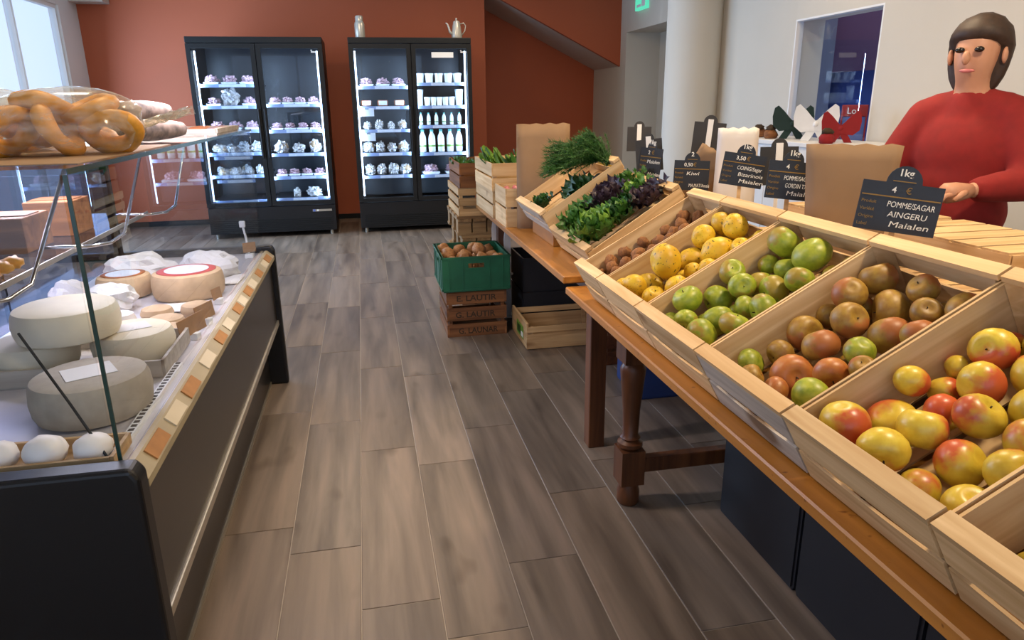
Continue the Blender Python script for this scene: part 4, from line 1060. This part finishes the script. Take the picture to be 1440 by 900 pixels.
# ------------------------------------------------------------------ crates at the far end of the table
def slat_crate(name, label, x0, x1, y0, y1, z, h, mat, n=2, gap=.012, posts=True, th=.007, cat='crate'):
    t = thing(name, label, cat, ((x0+x1)/2, (y0+y1)/2, z))
    a, b = (x1-x0)/2, (y1-y0)/2
    X_, Y_, Z_ = Vector((1, 0, 0)), Vector((0, 1, 0)), Vector((0, 0, 1))
    bw = (h-gap*(n-1))/n
    for k in range(n):
        zc = bw*(k+.5)+gap*k
        for sx in (-1, 1): board(t, 'side_slat', (sx*(a-th/2), 0, zc), Y_, Z_, 2*b, bw, th, mat)
        for sy in (-1, 1): board(t, 'end_slat', (0, sy*(b-th/2), zc), X_, Z_, 2*a-2*th-.001, bw, th, mat)
    for sx in (-1, 1):
        for sy in (-1, 1): MB().box(-.011, .011, -.011, .011, 0, h-.003).build('corner_post', mat, t, (sx*(a-th-.0115), sy*(b-th-.0115), 0))
    nb = max(3, int(2*b/.1)); w_ = (2*b-2*th)/nb
    for k in range(nb): board(t, 'bottom_slat', (0, -b+th+w_*(k+.5), .003), X_, Y_, 2*a-2*th-.002, w_-.012, .006, mat)
    return t
slat_crate('vegetable_crate', 'low pale crate of pink radishes next to the tall kraft bag', .715, 1.06, 3.605, 3.905, FZ+.0005, .20, M['poplar'])
rr_ = random.Random(31)
RD = [lump(.5, .42, .42, .15, 60+i, 8, 12, 1.5, flat=False).mesh('radish', M['radish'], smooth=True) for i in range(2)]
for i in range(30):
    s_ = .036*rr_.uniform(.85, 1.15)
    o = put('radish', rr_.choice(RD), None, (.765+.05*(i % 5)+rr_.uniform(-.006, .006), 3.645+.042*(i//5)+rr_.uniform(-.005, .005), FZ+.172+rr_.uniform(0, .006)), (rr_.random()*6, rr_.random()*6, 0), (s_, s_, s_))
    tag(o, 'small pink radish in the low pale crate', 'radish', 'pink radishes')
rp = tag(MB().box(-.12, .12, -.1, .1, 0, .145).build('crate_liner', M['kraft'], loc=(.888, 3.755, FZ+.008)), 'kraft paper filling under the pink radishes', 'paper')
slat_crate('vegetable_crate', 'lower pale crate under the leek crate at the table end', .705, 1.06, 3.93, 4.53, FZ+.0005, .15, M['poplar'])
slat_crate('vegetable_crate', 'upper pale crate of green bunches stacked at the table end', .700, 1.05, 3.92, 4.52, FZ+.152, .155, M['poplar'])
for i, (x, y, l_) in enumerate(((.80, 4.12, 'light green leaf bunch hanging over the stacked crate rim'), (.84, 4.32, 'light green leaf bunch in the middle of the stacked crate'), (.95, 4.2, 'light green leaf bunch at the back of the stacked crate'))):
    bunch('leaf_bunch', l_, 'vegetable', (x, y, FZ+.152+.085), (0, -.2, PI-.3*i), .15, ['flatl', 'flat'], 14, 40+i, .8)
# tall stack of pallet-like crates on the floor behind the table end
JX0, JX1, JY0, JY1 = .60, .90, 4.62, 5.22
def pallet(label, z, dx=0):
    t = thing('small_pallet', label, 'pallet', ((JX0+JX1)/2+dx, (JY0+JY1)/2, z))
    a, b = (JX1-JX0)/2, (JY1-JY0)/2; X_, Y_, Z_ = Vector((1, 0, 0)), Vector((0, 1, 0)), Vector((0, 0, 1))
    for k in range(4): board(t, 'deck_slat', (0, -b+.07+k*(2*b-.14)/3, .121), X_, Y_, 2*a, .11, .018, M['pallet'])
    for k in range(3): board(t, 'stringer', (-a+.05+k*(a-.05), 0, .103), Y_, X_, 2*b, .09, .017, M['pallet'])
    for sx in (-1, 0, 1):
        for sy in (-1, 0, 1): MB().box(-.045, .045, -.05, .05, .016, .0945).build('block', M['pallet'], t, (sx*(a-.05), sy*(b-.07), 0))
    for sy in (-1, 0, 1): board(t, 'base_slat', (0, sy*(b-.07), .008), X_, Y_, 2*a, .10, .016, M['pallet'])
PZ = .0005
for i, l_ in enumerate(('small wooden pallet at the bottom of the tall stack', 'second small wooden pallet from the floor in the tall stack', 'third small wooden pallet from the floor in the tall stack', 'fourth small wooden pallet from the floor in the tall stack', 'topmost small wooden pallet of the tall stack')):
    pallet(l_, PZ, (.0, .012, -.01, .014, -.012)[i]); PZ += .131
slat_crate('vegetable_crate', 'slatted crate on top of the small pallets', JX0, JX1-.02, JY0+.01, JY1-.02, PZ, .185, M['poplar2'], 3, .02); PZ += .187
slat_crate('herb_crate', 'brown crate of parsley on top of the tall stack', JX0+.01, JX1, JY0, JY1-.05, PZ, .16, M['stain'])
for i in range(7):
    x, y = JX0+.075+.085*(i % 3), JY0+.12+.165*(i//3)
    rosette('parsley_bunch', 'parsley bunch with small bright leaves in the topmost crate', 'herb', (x, y, PZ+.07), (0, 0, i), .105, ['flat', 'green'], 16, 60+i, 'parsley bunches', lift=(.5, 1.45))

# ------------------------------------------------------------------ floor crates in the aisle
GX0, GX1, GY0, GY1 = .435, .805, 4.075, 4.50
sc = slat_crate('stamped_crate', 'brown wooden crate stamped with faded letters under the green crate', GX0, GX1, GY0, GY1, .0005, .285, M['stain'], 3, .024, th=.012)
for k, (s_, o_) in enumerate((('E. LAUTIR', 0), ('G. LAUTIR', -.008), ('G. LAUNAR', .008))):
    zc = .285-.04-.103*k
    text(s_, .05, M['stem'], sc, (-.125+o_, -(GY1-GY0)/2-.0006, zc-.02), (PI/2, 0, 0), bold=.001, width=.245)
# green plastic crate with potatoes
gz = .2875
g = thing('plastic_crate', 'green plastic crate of potatoes stacked on the stamped crate', 'crate', ((GX0+GX1)/2, (GY0+GY1)/2, gz))
a, b, h = .203, .232, .215
def flare(z): return 1+.05*(z/h)
MB().box(-a*.985, a*.985, -b*.985, b*.985, 0, .008).build('base', M['green_plastic'], g)
def crate_side(half, other, hand):
    """panel in local (x along, z up), thin in y; opening for the hand grip"""
    m_ = MB(); hw = .048; z0, z1 = h-.068, h-.040
    P = []
    for (x0, x1, za, zb) in ((-half, -hw, .008, h), (hw, half, .008, h), (-hw, hw, .008, z0), (-hw, hw, z1, h)) if hand else ((-half, half, .008, h),):
        m_.box(x0, x1, -.004, .004, za, zb)
    m_.box(-half, half, -.009, .009, h-.012, h); m_.box(-half, half, -.008, .004, .008, .02)
    for k in range(5):
        x = -half+half*2*(k+.5)/5
        if abs(x) > hw or not hand: m_.box(x-.003, x+.003, -.008, -.004, .02, h-.012)
    return m_
for sy in (-1, 1): crate_side(a, b, True).build('side_panel', M['green_plastic'], g, (0, sy*b, 0), (0, 0, 0 if sy < 0 else PI))
for sx in (-1, 1): crate_side(b-.004, a, True).build('side_panel', M['green_plastic'], g, (sx*a, 0, 0), (0, 0, PI/2 if sx > 0 else -PI/2))
rp_ = random.Random(44)
pot_ = [[.06+.095*(i % 4)+rp_.uniform(-.01, .01), .06+.09*(i//4)+rp_.uniform(-.01, .01), .145+rp_.uniform(-.01, .03), rp_.uniform(.044, .054)] for i in range(20)]
pot_ += [[.07+.085*(i % 4), .07+.08*(i//4), .055, .042] for i in range(20)]
for _ in range(80):
    for i in range(len(pot_)):
        for j in range(i+1, len(pot_)):
            p, q = pot_[i], pot_[j]; d = Vector((q[0]-p[0], q[1]-p[1], q[2]-p[2])); m_ = max(d.length, 1e-4); need = p[3]+q[3]
            if m_ < need:
                for k in range(3): p[k] -= d[k]*(need-m_)/m_*.5; q[k] += d[k]*(need-m_)/m_*.5
    for p in pot_:
        p[0] = min(max(p[0], p[3]), 2*a-.02-p[3]); p[1] = min(max(p[1], p[3]), 2*b-.02-p[3]); p[2] = min(max(p[2], .01+p[3]), .225)
for i, p in enumerate(pot_):
    s_ = p[3]*2
    o = put('potato', rp_.choice(PO), None, (g.location.x-a+.01+p[0], g.location.y-b+.01+p[1], gz+p[2]), (rp_.random()*6, rp_.random()*6, rp_.random()*6), (s_*1.02, s_*1.0, s_*1.0))
    tag(o, 'brown potato heaped in the green plastic crate' if i < 20 else 'brown potato buried low in the green plastic crate', 'potato', 'potatoes' if i < 20 else 'buried potatoes')
# open empty crate on the floor
ec = thing('empty_crate', 'empty pale wooden crate with a green end label on the floor', 'crate', (1.10, 3.945, .0005), (0, 0, 0))
Xv, Yv, Zv = Vector((1, 0, 0)), Vector((0, 1, 0)), Vector((0, 0, 1))
for sy in (-1, 1):
    board(ec, 'side_slat', (0, sy*.205, .05), Xv, Zv, .49, .09, .007, M['poplar2'])
    board(ec, 'side_slat', (0, sy*.205, .122), Xv, Zv, .49, .034, .007, M['poplar2'])
for sx in (-1, 1):
    board(ec, 'end_board', (sx*.239, 0, .082), Yv, Zv, .40, .155, .012, M['poplar2'])
for k in range(4): board(ec, 'bottom_slat', (0, -.15+.1*k, .006), Xv, Yv, .46, .085, .006, M['poplar2'])
for sx in (-1, 1):
    for sy in (-1, 1): MB().box(-.012, .012, -.012, .012, .01, .135).build('corner_post', M['poplar2'], ec, (sx*.219, sy*.188, 0))
MB().box(-.2465, -.2455, -.12, .06, .035, .115).build('end_label', M['leaf_light'], ec)
MB().box(-.2475, -.2465, -.05, .04, .05, .10).build('end_label', M['leaf_dark'], ec)
MB().box(-.2475, -.2465, -.11, -.06, .045, .075).build('end_label', M['wpaper'], ec)
# dark crates and a blue crate under the tables; the near black ones added to deepen the shade
def storage(name, label, x0, x1, y0, y1, z, h, mat):
    t = thing(name, label, 'crate', ((x0+x1)/2, (y0+y1)/2, z)); a, b = (x1-x0)/2, (y1-y0)/2
    MB().box(-a, a, -b, b, 0, .01).build('base', mat, t)
    for sy in (-1, 1):
        MB().box(-a, a, sy*b-.005, sy*b+.005, .01, h).build('side_panel', mat, t)
        MB().box(-a-.004, a+.004, sy*b-.009, sy*b+.009, h-.02, h-.001).build('rim', mat, t)
    for sx in (-1, 1): MB().box(sx*a-.005, sx*a+.005, -b+.005, b-.005, .01, h).build('side_panel', mat, t)
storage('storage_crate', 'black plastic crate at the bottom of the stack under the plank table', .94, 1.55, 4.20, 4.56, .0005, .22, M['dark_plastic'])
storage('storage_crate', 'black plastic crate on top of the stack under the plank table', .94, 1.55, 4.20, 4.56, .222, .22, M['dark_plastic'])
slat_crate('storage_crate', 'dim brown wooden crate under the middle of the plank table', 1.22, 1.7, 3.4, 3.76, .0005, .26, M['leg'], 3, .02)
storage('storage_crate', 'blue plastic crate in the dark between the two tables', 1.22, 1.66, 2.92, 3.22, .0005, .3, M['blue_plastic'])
for i, (y0, l_) in enumerate(((.625, 'added black plastic crate darkening the space under the near end of the farmhouse table'), (1.075, 'added black plastic crate darkening the middle under the farmhouse table'), (1.525, 'added black plastic crate darkening the space under the farmhouse table next to the turned leg'))):
    storage('storage_crate', l_, 1.14, 1.70, y0, y0+.43, .0005, .50, M['dark_plastic'])  # added crates, black so that the shade under the table gets darker
# grey bent uprights of a folding hand truck beside the potatoes
ht = thing('hand_truck', 'folded hand truck with two curved grey uprights under the table edge', 'hand truck', (.88, 4.36, 0))
for y, x, zt in ((4.552, .828, .70), (4.40, .880, .66)):
    pts = [(0, 0, .02), (.0, 0, zt-.22), (-.002, .0, zt-.13), (.012, 0, zt-.06), (.05, 0, zt-.012), (.10, 0, zt)]
    P = []; F = []
    for i, p in enumerate(pts):
        P += [(p[0]*.6-.022, -.004, p[2]), (p[0]*.6-.022, .004, p[2]), (p[0]*.6+.022, .004, p[2]-.004), (p[0]*.6+.022, -.004, p[2]-.004)]
    for i in range(len(pts)-1):
        for k in range(4): F.append((4*i+k, 4*i+(k+1) % 4, 4*i+4+(k+1) % 4, 4*i+4+k))
    F += [(3, 2, 1, 0), tuple(4*(len(pts)-1)+k for k in range(4))]
    MB().add(P, F).build('upright', M['greymetal'], ht, (x-.88, y-4.36, 0), smooth=False)
MB().box(-.028, .04, .02, .10, .004, .02).build('base_plate', M['greymetal'], ht)
MB().tube([(.03, .04, .3), (-.03, .185, .3)], .008, 8).build('crossbar', M['greymetal'], ht)

# ------------------------------------------------------------------ chalkboard price signs
def sign_plate(w_, hh, th=.004):
    # rectangle with a round tab on top, in local x (width) / z (up)
    r = w_*.22; pts = [(-w_/2, 0), (w_/2, 0), (w_/2, hh), (r, hh)]
    for i in range(1, 10): a_ = PI*i/10; pts.append((r*math.cos(a_), hh+r*1.05*math.sin(a_)))
    pts += [(-r, hh), (-w_/2, hh)]
    return MB().prism(pts[::-1], 'y', -th/2, th/2)
def sign(label, loc, rz, w_, hh, lines, tiltx=-.12, back=False, stake=.12, roll=0):
    t = thing('price_sign', label, 'sign', loc, (0, 0, rz))
    p = sign_plate(w_, hh).build('board', M['slate_back'] if back else M['slate'], t, (0, 0, stake), (tiltx, roll, 0))
    MB().box(-.006, .006, -.0025, .0025, 0, stake+.03).build('stake', M['whitep'] if back else M['poplar'], t, (0, .006, 0))
    if back:
        MB().box(-.011, .011, -.0065, -.0025, -.01, hh+.012).build('clip_strip', M['whitep'], p)
        return t
    f = -.0028; R_ = (PI/2, 0, 0)
    text(lines[0], hh*.20, M['chalk'], p, (0, f, hh+.016), R_, align='CENTER', bold=.0004)
    text(lines[1], hh*.17, M['chalk'], p, (-w_*.10, f, hh*.80), R_, align='CENTER', bold=.0002)
    text('€', hh*.18, M['gold'], p, (w_*.08, f, hh*.80), R_, align='CENTER')
    MB().box(-w_*.14, w_*.14, f-.0004, f, hh+.003, hh+.005).build('gold_line', M['gold'], p)
    MB().box(-w_*.48, w_*.48, f-.0004, f, hh*.70, hh*.725).build('gold_line', M['gold'], p)
    for i, s_ in enumerate(('Produit', 'Variété', 'Origine', 'Label')):
        text(s_, hh*.095, M['gold'], p, (-w_*.47, f, hh*(.55-.155*i)), R_)
    for i, s_ in enumerate(lines[2:]):
        if not s_: continue
        text(s_, hh*.165, M['chalk'], p, (-w_*.15+.006*i, f, hh*(.51-.20*i)), R_, shear=.12, width=min(w_*.58, hh*.105*len(s_)))
    return t
ZR = NZ+.1985
ZF = FZ+.1805
sign('black price sign for Aingeru apples in front of the large kraft bag', (1.190, 1.402, ZR), -.55, .170, .112, ('1kg', '4', 'POMME/SAGAR', 'AINGERU', 'Maialen'), stake=.165, roll=.11)
sign('black price sign for Gordin apples beside the large kraft bag', (1.200, 1.846, ZR), -.40, .13, .108, ('1kg', '4', 'POMME/SAGAR', 'GORDIN TXULI', 'Maialen'), stake=.185, roll=.09)
sign('tilted black price sign leaning on the white paper bag', (1.209, 2.136, ZR), -.45, .135, .104, ('1kg', '3,50', 'COING/Sagar', 'Bizarinois', 'Maialen'), stake=.192, roll=.14)
sign('black kiwi price sign behind the kiwi crate', (1.26, 2.60, ZF), -.35, .136, .115, ('2', '0,50', 'Kiwi', '', 'MA.MAT/Amaia'), stake=.108, roll=.03)
sign('dark back of a price sign with a long white clip above the kiwi sign', (1.42, 2.80, ZF), -.40, .130, .135, (), back=True, stake=.225, roll=.08)
sign('narrow black price sign in front of the dill', (1.205, 2.90, ZF), -1.12, .12, .13, ('1kg', '2', 'Maialen', '', 'Maialen'), stake=.125, roll=.04)
sign('dark back of a price sign with a white clip beside the dill', (1.23, 2.94, ZF), -.40, .115, .135, (), back=True, stake=.155, roll=-.10)
sign('dark back of a price sign with a short white clip behind the Gordin sign', (1.349, 2.139, ZR), -.4, .12, .125, (), back=True, stake=.19, roll=-.02)
sign('far dark back of a price sign behind the dill bunch', (1.38, 3.46, FZ+.255), -.4, .12, .12, (), back=True, stake=.13, roll=0)

# ------------------------------------------------------------------ paper bags
def bag(label, loc, rz, w_, d, h_, mat, lean=0, seed=1, jag=.004, taper=0, name='paper_bag', side=0):
    t = thing(name, label, 'bag', loc, (lean, side, rz)); rr = random.Random(seed)
    NX, NZ_ = 8, 8
    for sgn in (-1, 1):
        def fn(u, v):
            x = (u-.5)*w_*(1+taper*(v-.3)); edge = 1-(2*abs(u-.5))**4
            y = sgn*(d/2*(1-.75*v)*edge+.0015)+.005*noise.noise(Vector((u*5, v*4, seed*3+sgn)))*(v > 0)
            return (x, y, h_*v+(jag*math.sin(u*23) if v == 1 else 0))
        b = MB().grid(fn, NX, NZ_); o = b.build('front_sheet' if sgn < 0 else 'back_sheet', mat, t, smooth=True)
        m_ = o.modifiers.new('thick', 'SOLIDIFY'); m_.thickness = .0008
    MB().box(-w_*(.5-taper*.15)+.006, w_*(.5-taper*.15)-.006, -d*.42, d*.42, 0, .002).build('bag_bottom', mat, t)
    return t
bag('wide open kraft paper bag flaring out behind the green apple crate', (1.293, 1.707, ZR), -.62, .20, .07, .345, M['kraft'], seed=2, jag=.003, taper=.28, lean=-.04)
bag('tall upright kraft paper bag standing behind the radish crate', (.905, 3.56, FZ+.0005), -.06, .275, .055, .525, M['kraft'], seed=3, lean=0)
bag('tall white paper bag standing behind the kiwi sign', (1.41, 2.53, ZF), -.42, .155, .07, .345, M['wpaper'], seed=4, taper=-.05)
bag('folded stack of kraft bags leaning between the signs', (1.29, 2.72, ZF+.034), -.6, .13, .04, .25, M['kraft'], seed=5, lean=.0, side=.50)
bag('second folded kraft bag in the leaning stack', (1.34, 2.78, ZF+.034), -.6, .13, .02, .235, M['kraft'], seed=6, lean=.0, side=.50)
# yellow squashes peeping out behind the dill crate
for (x, y, z, s_, l_) in ((1.32, 3.78, FZ+.30, .09, 'yellow squash piece on top of the crate behind the dill'), (1.22, 3.70, FZ+.215, .08, 'yellow squash lower in the crate behind the dill')):
    tag(put('squash', QU[1], None, (x, y, z), (.5, .3, 1), (s_*1.3, s_, s_)), l_, 'squash')
slat_crate('vegetable_crate', 'pale crate of yellow squash behind the dill crate', 1.12, 1.45, 3.54, 3.94, FZ+.0005, .17, M['poplar'])

# ------------------------------------------------------------------ white sideboard with bows by the window
sb = thing('sideboard', 'white sideboard along the cream wall under the window', 'sideboard', (3.08, 4.45, 0))
MB().box(-.22, .22, -.75, .75, 0, 1.07).build('carcass', M['white_paint'], sb, bevel=.004)
MB().box(-.24, .235, -.77, .77, 1.07, 1.10).build('top', M['white_paint'], sb, bevel=.004)
for k in range(3):
    d = MB().box(-.232, -.221, -.735+.49*k, -.255+.49*k, .06, 1.05).build('door', M['white_paint'], sb)
    MB().tube([(-.25, -.30+.49*k, .5), (-.25, -.30+.49*k, .62)], .006, 8).build('handle', M['chrome'], d)
def bow(label, loc, rz, s_, mat, group=None):
    t = thing('felt_bow', label, 'bow', loc, (0, 0, rz))
    for sg in (-1, 1):
        pts = [(0, .115), (sg*.02, .138), (sg*.05, .178), (sg*.085, .215), (sg*.104, .20), (sg*.112, .145), (sg*.106, .085), (sg*.07, .05), (0, .06)]
        if sg > 0: pts = pts[::-1]
        MB().prism([(a*s_*1.15, b*s_) for a, b in pts][::-1], 'y', -.016*s_, .016*s_).build('loop', mat, t)
        pts = [(0, .09), (sg*.03, .085), (sg*.082, .0), (sg*.03, .0), (0, .05)]
        if sg > 0: pts = pts[::-1]
        MB().prism([(a*s_, b*s_) for a, b in pts][::-1], 'y', -.012*s_, .012*s_).build('tail', mat, t)
    lump(.022*s_, .026*s_, .022*s_, .1, 3, 8, 12).build('knot', mat, t, (0, 0, .082*s_), smooth=True)
bow('dark green felt bow standing on the white sideboard', (3.05, 4.72, 1.1005), -.6, 1.08, M['green_bow'])
bow('white felt bow standing between the green and red bows', (3.05, 4.45, 1.1005), -.6, 1.12, M['white_bow'])
bow('dark red felt bow standing beside the white bow', (3.05, 4.18, 1.1005), -.6, .92, M['red_bow'])
for (x, y, s_, l_) in ((2.98, 5.04, .8, 'small dark round parcel at the far end of the sideboard'), (2.95, 4.83, .8, 'dark round parcel in front of the green bow'), (2.90, 4.10, .8, 'dark red parcel in front of the red bow')):
    t = thing('gift_parcel', l_, 'parcel', (x, y, 1.1005))
    lump(.065*s_, .06*s_, .05*s_, .25, y, 9, 14).build('wrapping', M['red_bow'] if y < 4.3 else M['stain'], t, smooth=True)
    lump(.045*s_, .045*s_, .028*s_, .4, y+2, 8, 12).build('tuft', M['stem'], t, (0, 0, .07*s_), smooth=True)
tn = thing('red_lantern', 'red and blue lantern with pale lettering standing in the window niche', 'lantern', (3.50, 4.66, .9505), (0, 0, -.7))
MB().box(-.075, .075, -.045, .045, 0, .30).build('glass_body', M['label_blue'], tn, bevel=.004)
for sx in (-1, 1): MB().tube([(sx*.08, -.05, 0), (sx*.08, -.05, .33)], .006, 8).build('frame_bar', M['red_plastic'], tn)
MB().box(-.085, .085, -.055, .055, .30, .38).build('head_band', M['red_plastic'], tn, bevel=.004)
text('Lo', .06, M['chalk'], tn, (-.05, -.0556, .32), (PI/2, 0, 0))

# ------------------------------------------------------------------ the person in red behind the table
def skin_mesh(name, joints, edges, root, mats, sub=2):
    me = bpy.data.meshes.new(name); keys = list(joints)
    me.from_pydata([joints[k][0] for k in keys], [(keys.index(a_), keys.index(b_)) for a_, b_ in edges], [])
    ob = bpy.data.objects.new('tmp_'+name, me); COL.objects.link(ob)
    sk = ob.modifiers.new('skin', 'SKIN'); sk.use_smooth_shade = True
    for i, k in enumerate(keys):
        d = me.skin_vertices[0].data[i]; r = joints[k][1]; d.radius = r if isinstance(r, tuple) else (r, r); d.use_root = (k == root)
    sbm = ob.modifiers.new('sub', 'SUBSURF'); sbm.levels = sub; sbm.render_levels = sub
    bpy.context.view_layer.update()
    m2 = bpy.data.meshes.new_from_object(ob.evaluated_get(bpy.context.evaluated_depsgraph_get()))
    bpy.data.objects.remove(ob); m2.materials.clear()
    for m_ in mats: m2.materials.append(m_)
    for p in m2.polygons: p.use_smooth = True
    m2.name = name
    return m2
# local frame: x forward, y to the person's left, z up
J = dict(pelvis=((0, 0, .88), (.12, .10)), waist=((.005, 0, 1.03), (.115, .09)), chest=((.01, 0, 1.20), (.13, .10)), neckb=((.012, 0, 1.335), .06), neck=((.025, 0, 1.395), .047), jaw=((.052, 0, 1.445), .058), face=((.05, 0, 1.51), .080), crown=((.035, 0, 1.58), .075), top=((.03, 0, 1.62), .045))
EJ = [('pelvis', 'waist'), ('waist', 'chest'), ('chest', 'neckb'), ('neckb', 'neck'), ('neck', 'jaw'), ('jaw', 'face'), ('face', 'crown'), ('crown', 'top')]
ARM = {-1: ((.04, -.275, 1.06), (.27, -.20, 1.055)), 1: ((.06, .25, 1.08), (.28, .12, 1.06))}
for sg, n_ in ((-1, 'r'), (1, 'l')):
    el, wr = ARM[sg]
    J['sh'+n_] = ((.005, sg*.155, 1.305), .062); J['el'+n_] = (el, .043); J['wr'+n_] = (wr, .028)
    EJ += [('neckb', 'sh'+n_), ('sh'+n_, 'el'+n_), ('el'+n_, 'wr'+n_)]
    J['hip'+n_] = ((0, sg*.09, .83), .085); J['kn'+n_] = ((.015, sg*.10, .47), .056); J['an'+n_] = ((-.015, sg*.105, .085), .04); J['toe'+n_] = ((.13, sg*.115, .035), .032)
    EJ += [('pelvis', 'hip'+n_), ('hip'+n_, 'kn'+n_), ('kn'+n_, 'an'+n_), ('an'+n_, 'toe'+n_)]
body_me = skin_mesh('body', J, EJ, 'pelvis', [M['skin']])
# hands: palm and five bent fingers joined onto the body surface
hb = MB()
hb.v = [tuple(v.co) for v in body_me.vertices]; hb.f = [tuple(p.vertices) for p in body_me.polygons]
for sg in (-1, 1):
    el, wr = Vector(ARM[sg][0]), Vector(ARM[sg][1]); d = (wr-el).normalized(); sd = d.cross(Vector((0, 0, 1))).normalized(); dn = sd.cross(d).normalized()*-1
    hb.tube([wr-d*.02, wr+d*.03, wr+d*.075, wr+d*.09], .03, 10, [.024, .034, .036, .022])
    for q in range(4):
        o_ = sd*(.027-.018*q); l_ = (.066, .074, .070, .055)[q]
        b0 = wr+d*.078+o_
        hb.tube([b0-d*.02, b0+d*l_*.35+dn*.004, b0+d*l_*.7+dn*.022, b0+d*l_*.82+dn*.045], .0085, 8, [.009, .0088, .008, .006])
    th = sd*(-sg*.0+.034)*(1 if sg < 0 else -1)
    b0 = wr+d*.02+th*.7
    hb.tube([b0, b0+d*.03+th*.7, b0+d*.06+th*.75+dn*.018], .01, 8, [.012, .0105, .007])
# nose, chin and brow relief
hb.sphere(lambda p, t_: (.142+.016*math.sin(p)*math.cos(t_), .013*math.sin(p)*math.sin(t_), 1.508+.024*math.cos(p)-.004), 8, 10)
PRZ = math.atan2(-.45, -.89)
person = thing('person', 'person in a red sweater standing behind the fruit table', 'person', (2.24, 2.325, 0), (0, 0, PRZ))
bd = hb.build('body', M['skin'], person, smooth=True)
for sg in (-1, 1):
    lump(.011, .016, .010, 0, 1, 8, 10, flat=False).build('eye', M['eye'], person, (.121, sg*.031, 1.532), smooth=True)
    lump(.014, .009, .028, .1, 2, 8, 10, flat=False).build('ear', M['skin'], person, (.045, sg*.088, 1.512), smooth=True)
lump(.008, .026, .007, .1, 3, 8, 10, flat=False).build('mouth', M['radish'], person, (.117, 0, 1.462), smooth=True)
# hair: cap over crown and back of the head
def hair_fn(p, t_):
    d = Vector((math.sin(p)*math.cos(t_), math.sin(p)*math.sin(t_), math.cos(p)))
    front = max(0, d.x)
    k = 1+.04*noise.noise(d*6)
    z = d.z*(.115 if d.z > 0 else .19)
    x = d.x*(.105 if d.x < 0 else (.098 if d.z > .25 else .02+.3*max(0, d.z)))
    return (.03+x*k, d.y*.105*k, 1.545+z*k)
MB().sphere(hair_fn, 16, 24).build('hair', M['hair'], person, smooth=True)
# sweater and trousers: closed cloth surfaces fused from limbs, a little outside the body
def fused(name, mb, mat, voxel=.014, smooth_it=8):
    me = mb.mesh(name, mat); ob = bpy.data.objects.new('tmp_'+name, me); COL.objects.link(ob)
    rm = ob.modifiers.new('remesh', 'REMESH'); rm.mode = 'VOXEL'; rm.voxel_size = voxel
    sm = ob.modifiers.new('smooth', 'SMOOTH'); sm.factor = .5; sm.iterations = smooth_it
    bpy.context.view_layer.update()
    m2 = bpy.data.meshes.new_from_object(ob.evaluated_get(bpy.context.evaluated_depsgraph_get()))
    bpy.data.objects.remove(ob); m2.materials.clear(); m2.materials.append(mat)
    for p in m2.polygons: p.use_smooth = True
    return put(name, m2, person)
def ell(mb, c, r, n=14):
    return mb.sphere(lambda p, t_: (c[0]+r[0]*math.sin(p)*math.cos(t_), c[1]+r[1]*math.sin(p)*math.sin(t_), c[2]+r[2]*math.cos(p)), n, n+4)
sw = MB()
ell(sw, (.01, 0, 1.17), (.125, .185, .19)); ell(sw, (.0, 0, .95), (.135, .175, .17)); ell(sw, (.01, 0, 1.06), (.125, .17, .2))
sw.tube([(.005, 0, 1.25), (.015, 0, 1.33), (.022, 0, 1.385), (.026, 0, 1.405)], .07, 16, [.10, .085, .068, .062])
for sg in (-1, 1):
    el, wr = Vector(ARM[sg][0]), Vector(ARM[sg][1]); shd = Vector((.005, sg*.15, 1.295))
    sw.tube([(.012, sg*.03, 1.345), (.008, sg*.10, 1.325), tuple(shd)], .07, 14, [.06, .068, .075])
    ell(sw, tuple(shd), (.078, .078, .078))
    sw.tube([shd, shd.lerp(el, .35), shd.lerp(el, .75), el, el.lerp(wr, .12), el.lerp(wr, .55), el.lerp(wr, .9)], .07, 14, [.078, .076, .07, .066, .064, .054, .042])
    ell(sw, tuple(el), (.066, .066, .066))
fused('sweater', sw, M['red_cloth'])
tr_ = MB()
ell(tr_, (-.005, 0, .86), (.125, .165, .15))
for sg in (-1, 1):
    tr_.tube([(0, sg*.085, .86), (.005, sg*.09, .70), (.015, sg*.10, .47), (0, sg*.103, .28), (-.012, sg*.105, .075)], .09, 14, [.095, .092, .072, .066, .06])
fused('trousers', tr_, M['trouser'])
for sg in (-1, 1):
    lump(.135, .05, .05, .05, 4, 10, 16).build('shoe', M['black'], person, (.055, sg*.11, 0), smooth=True)
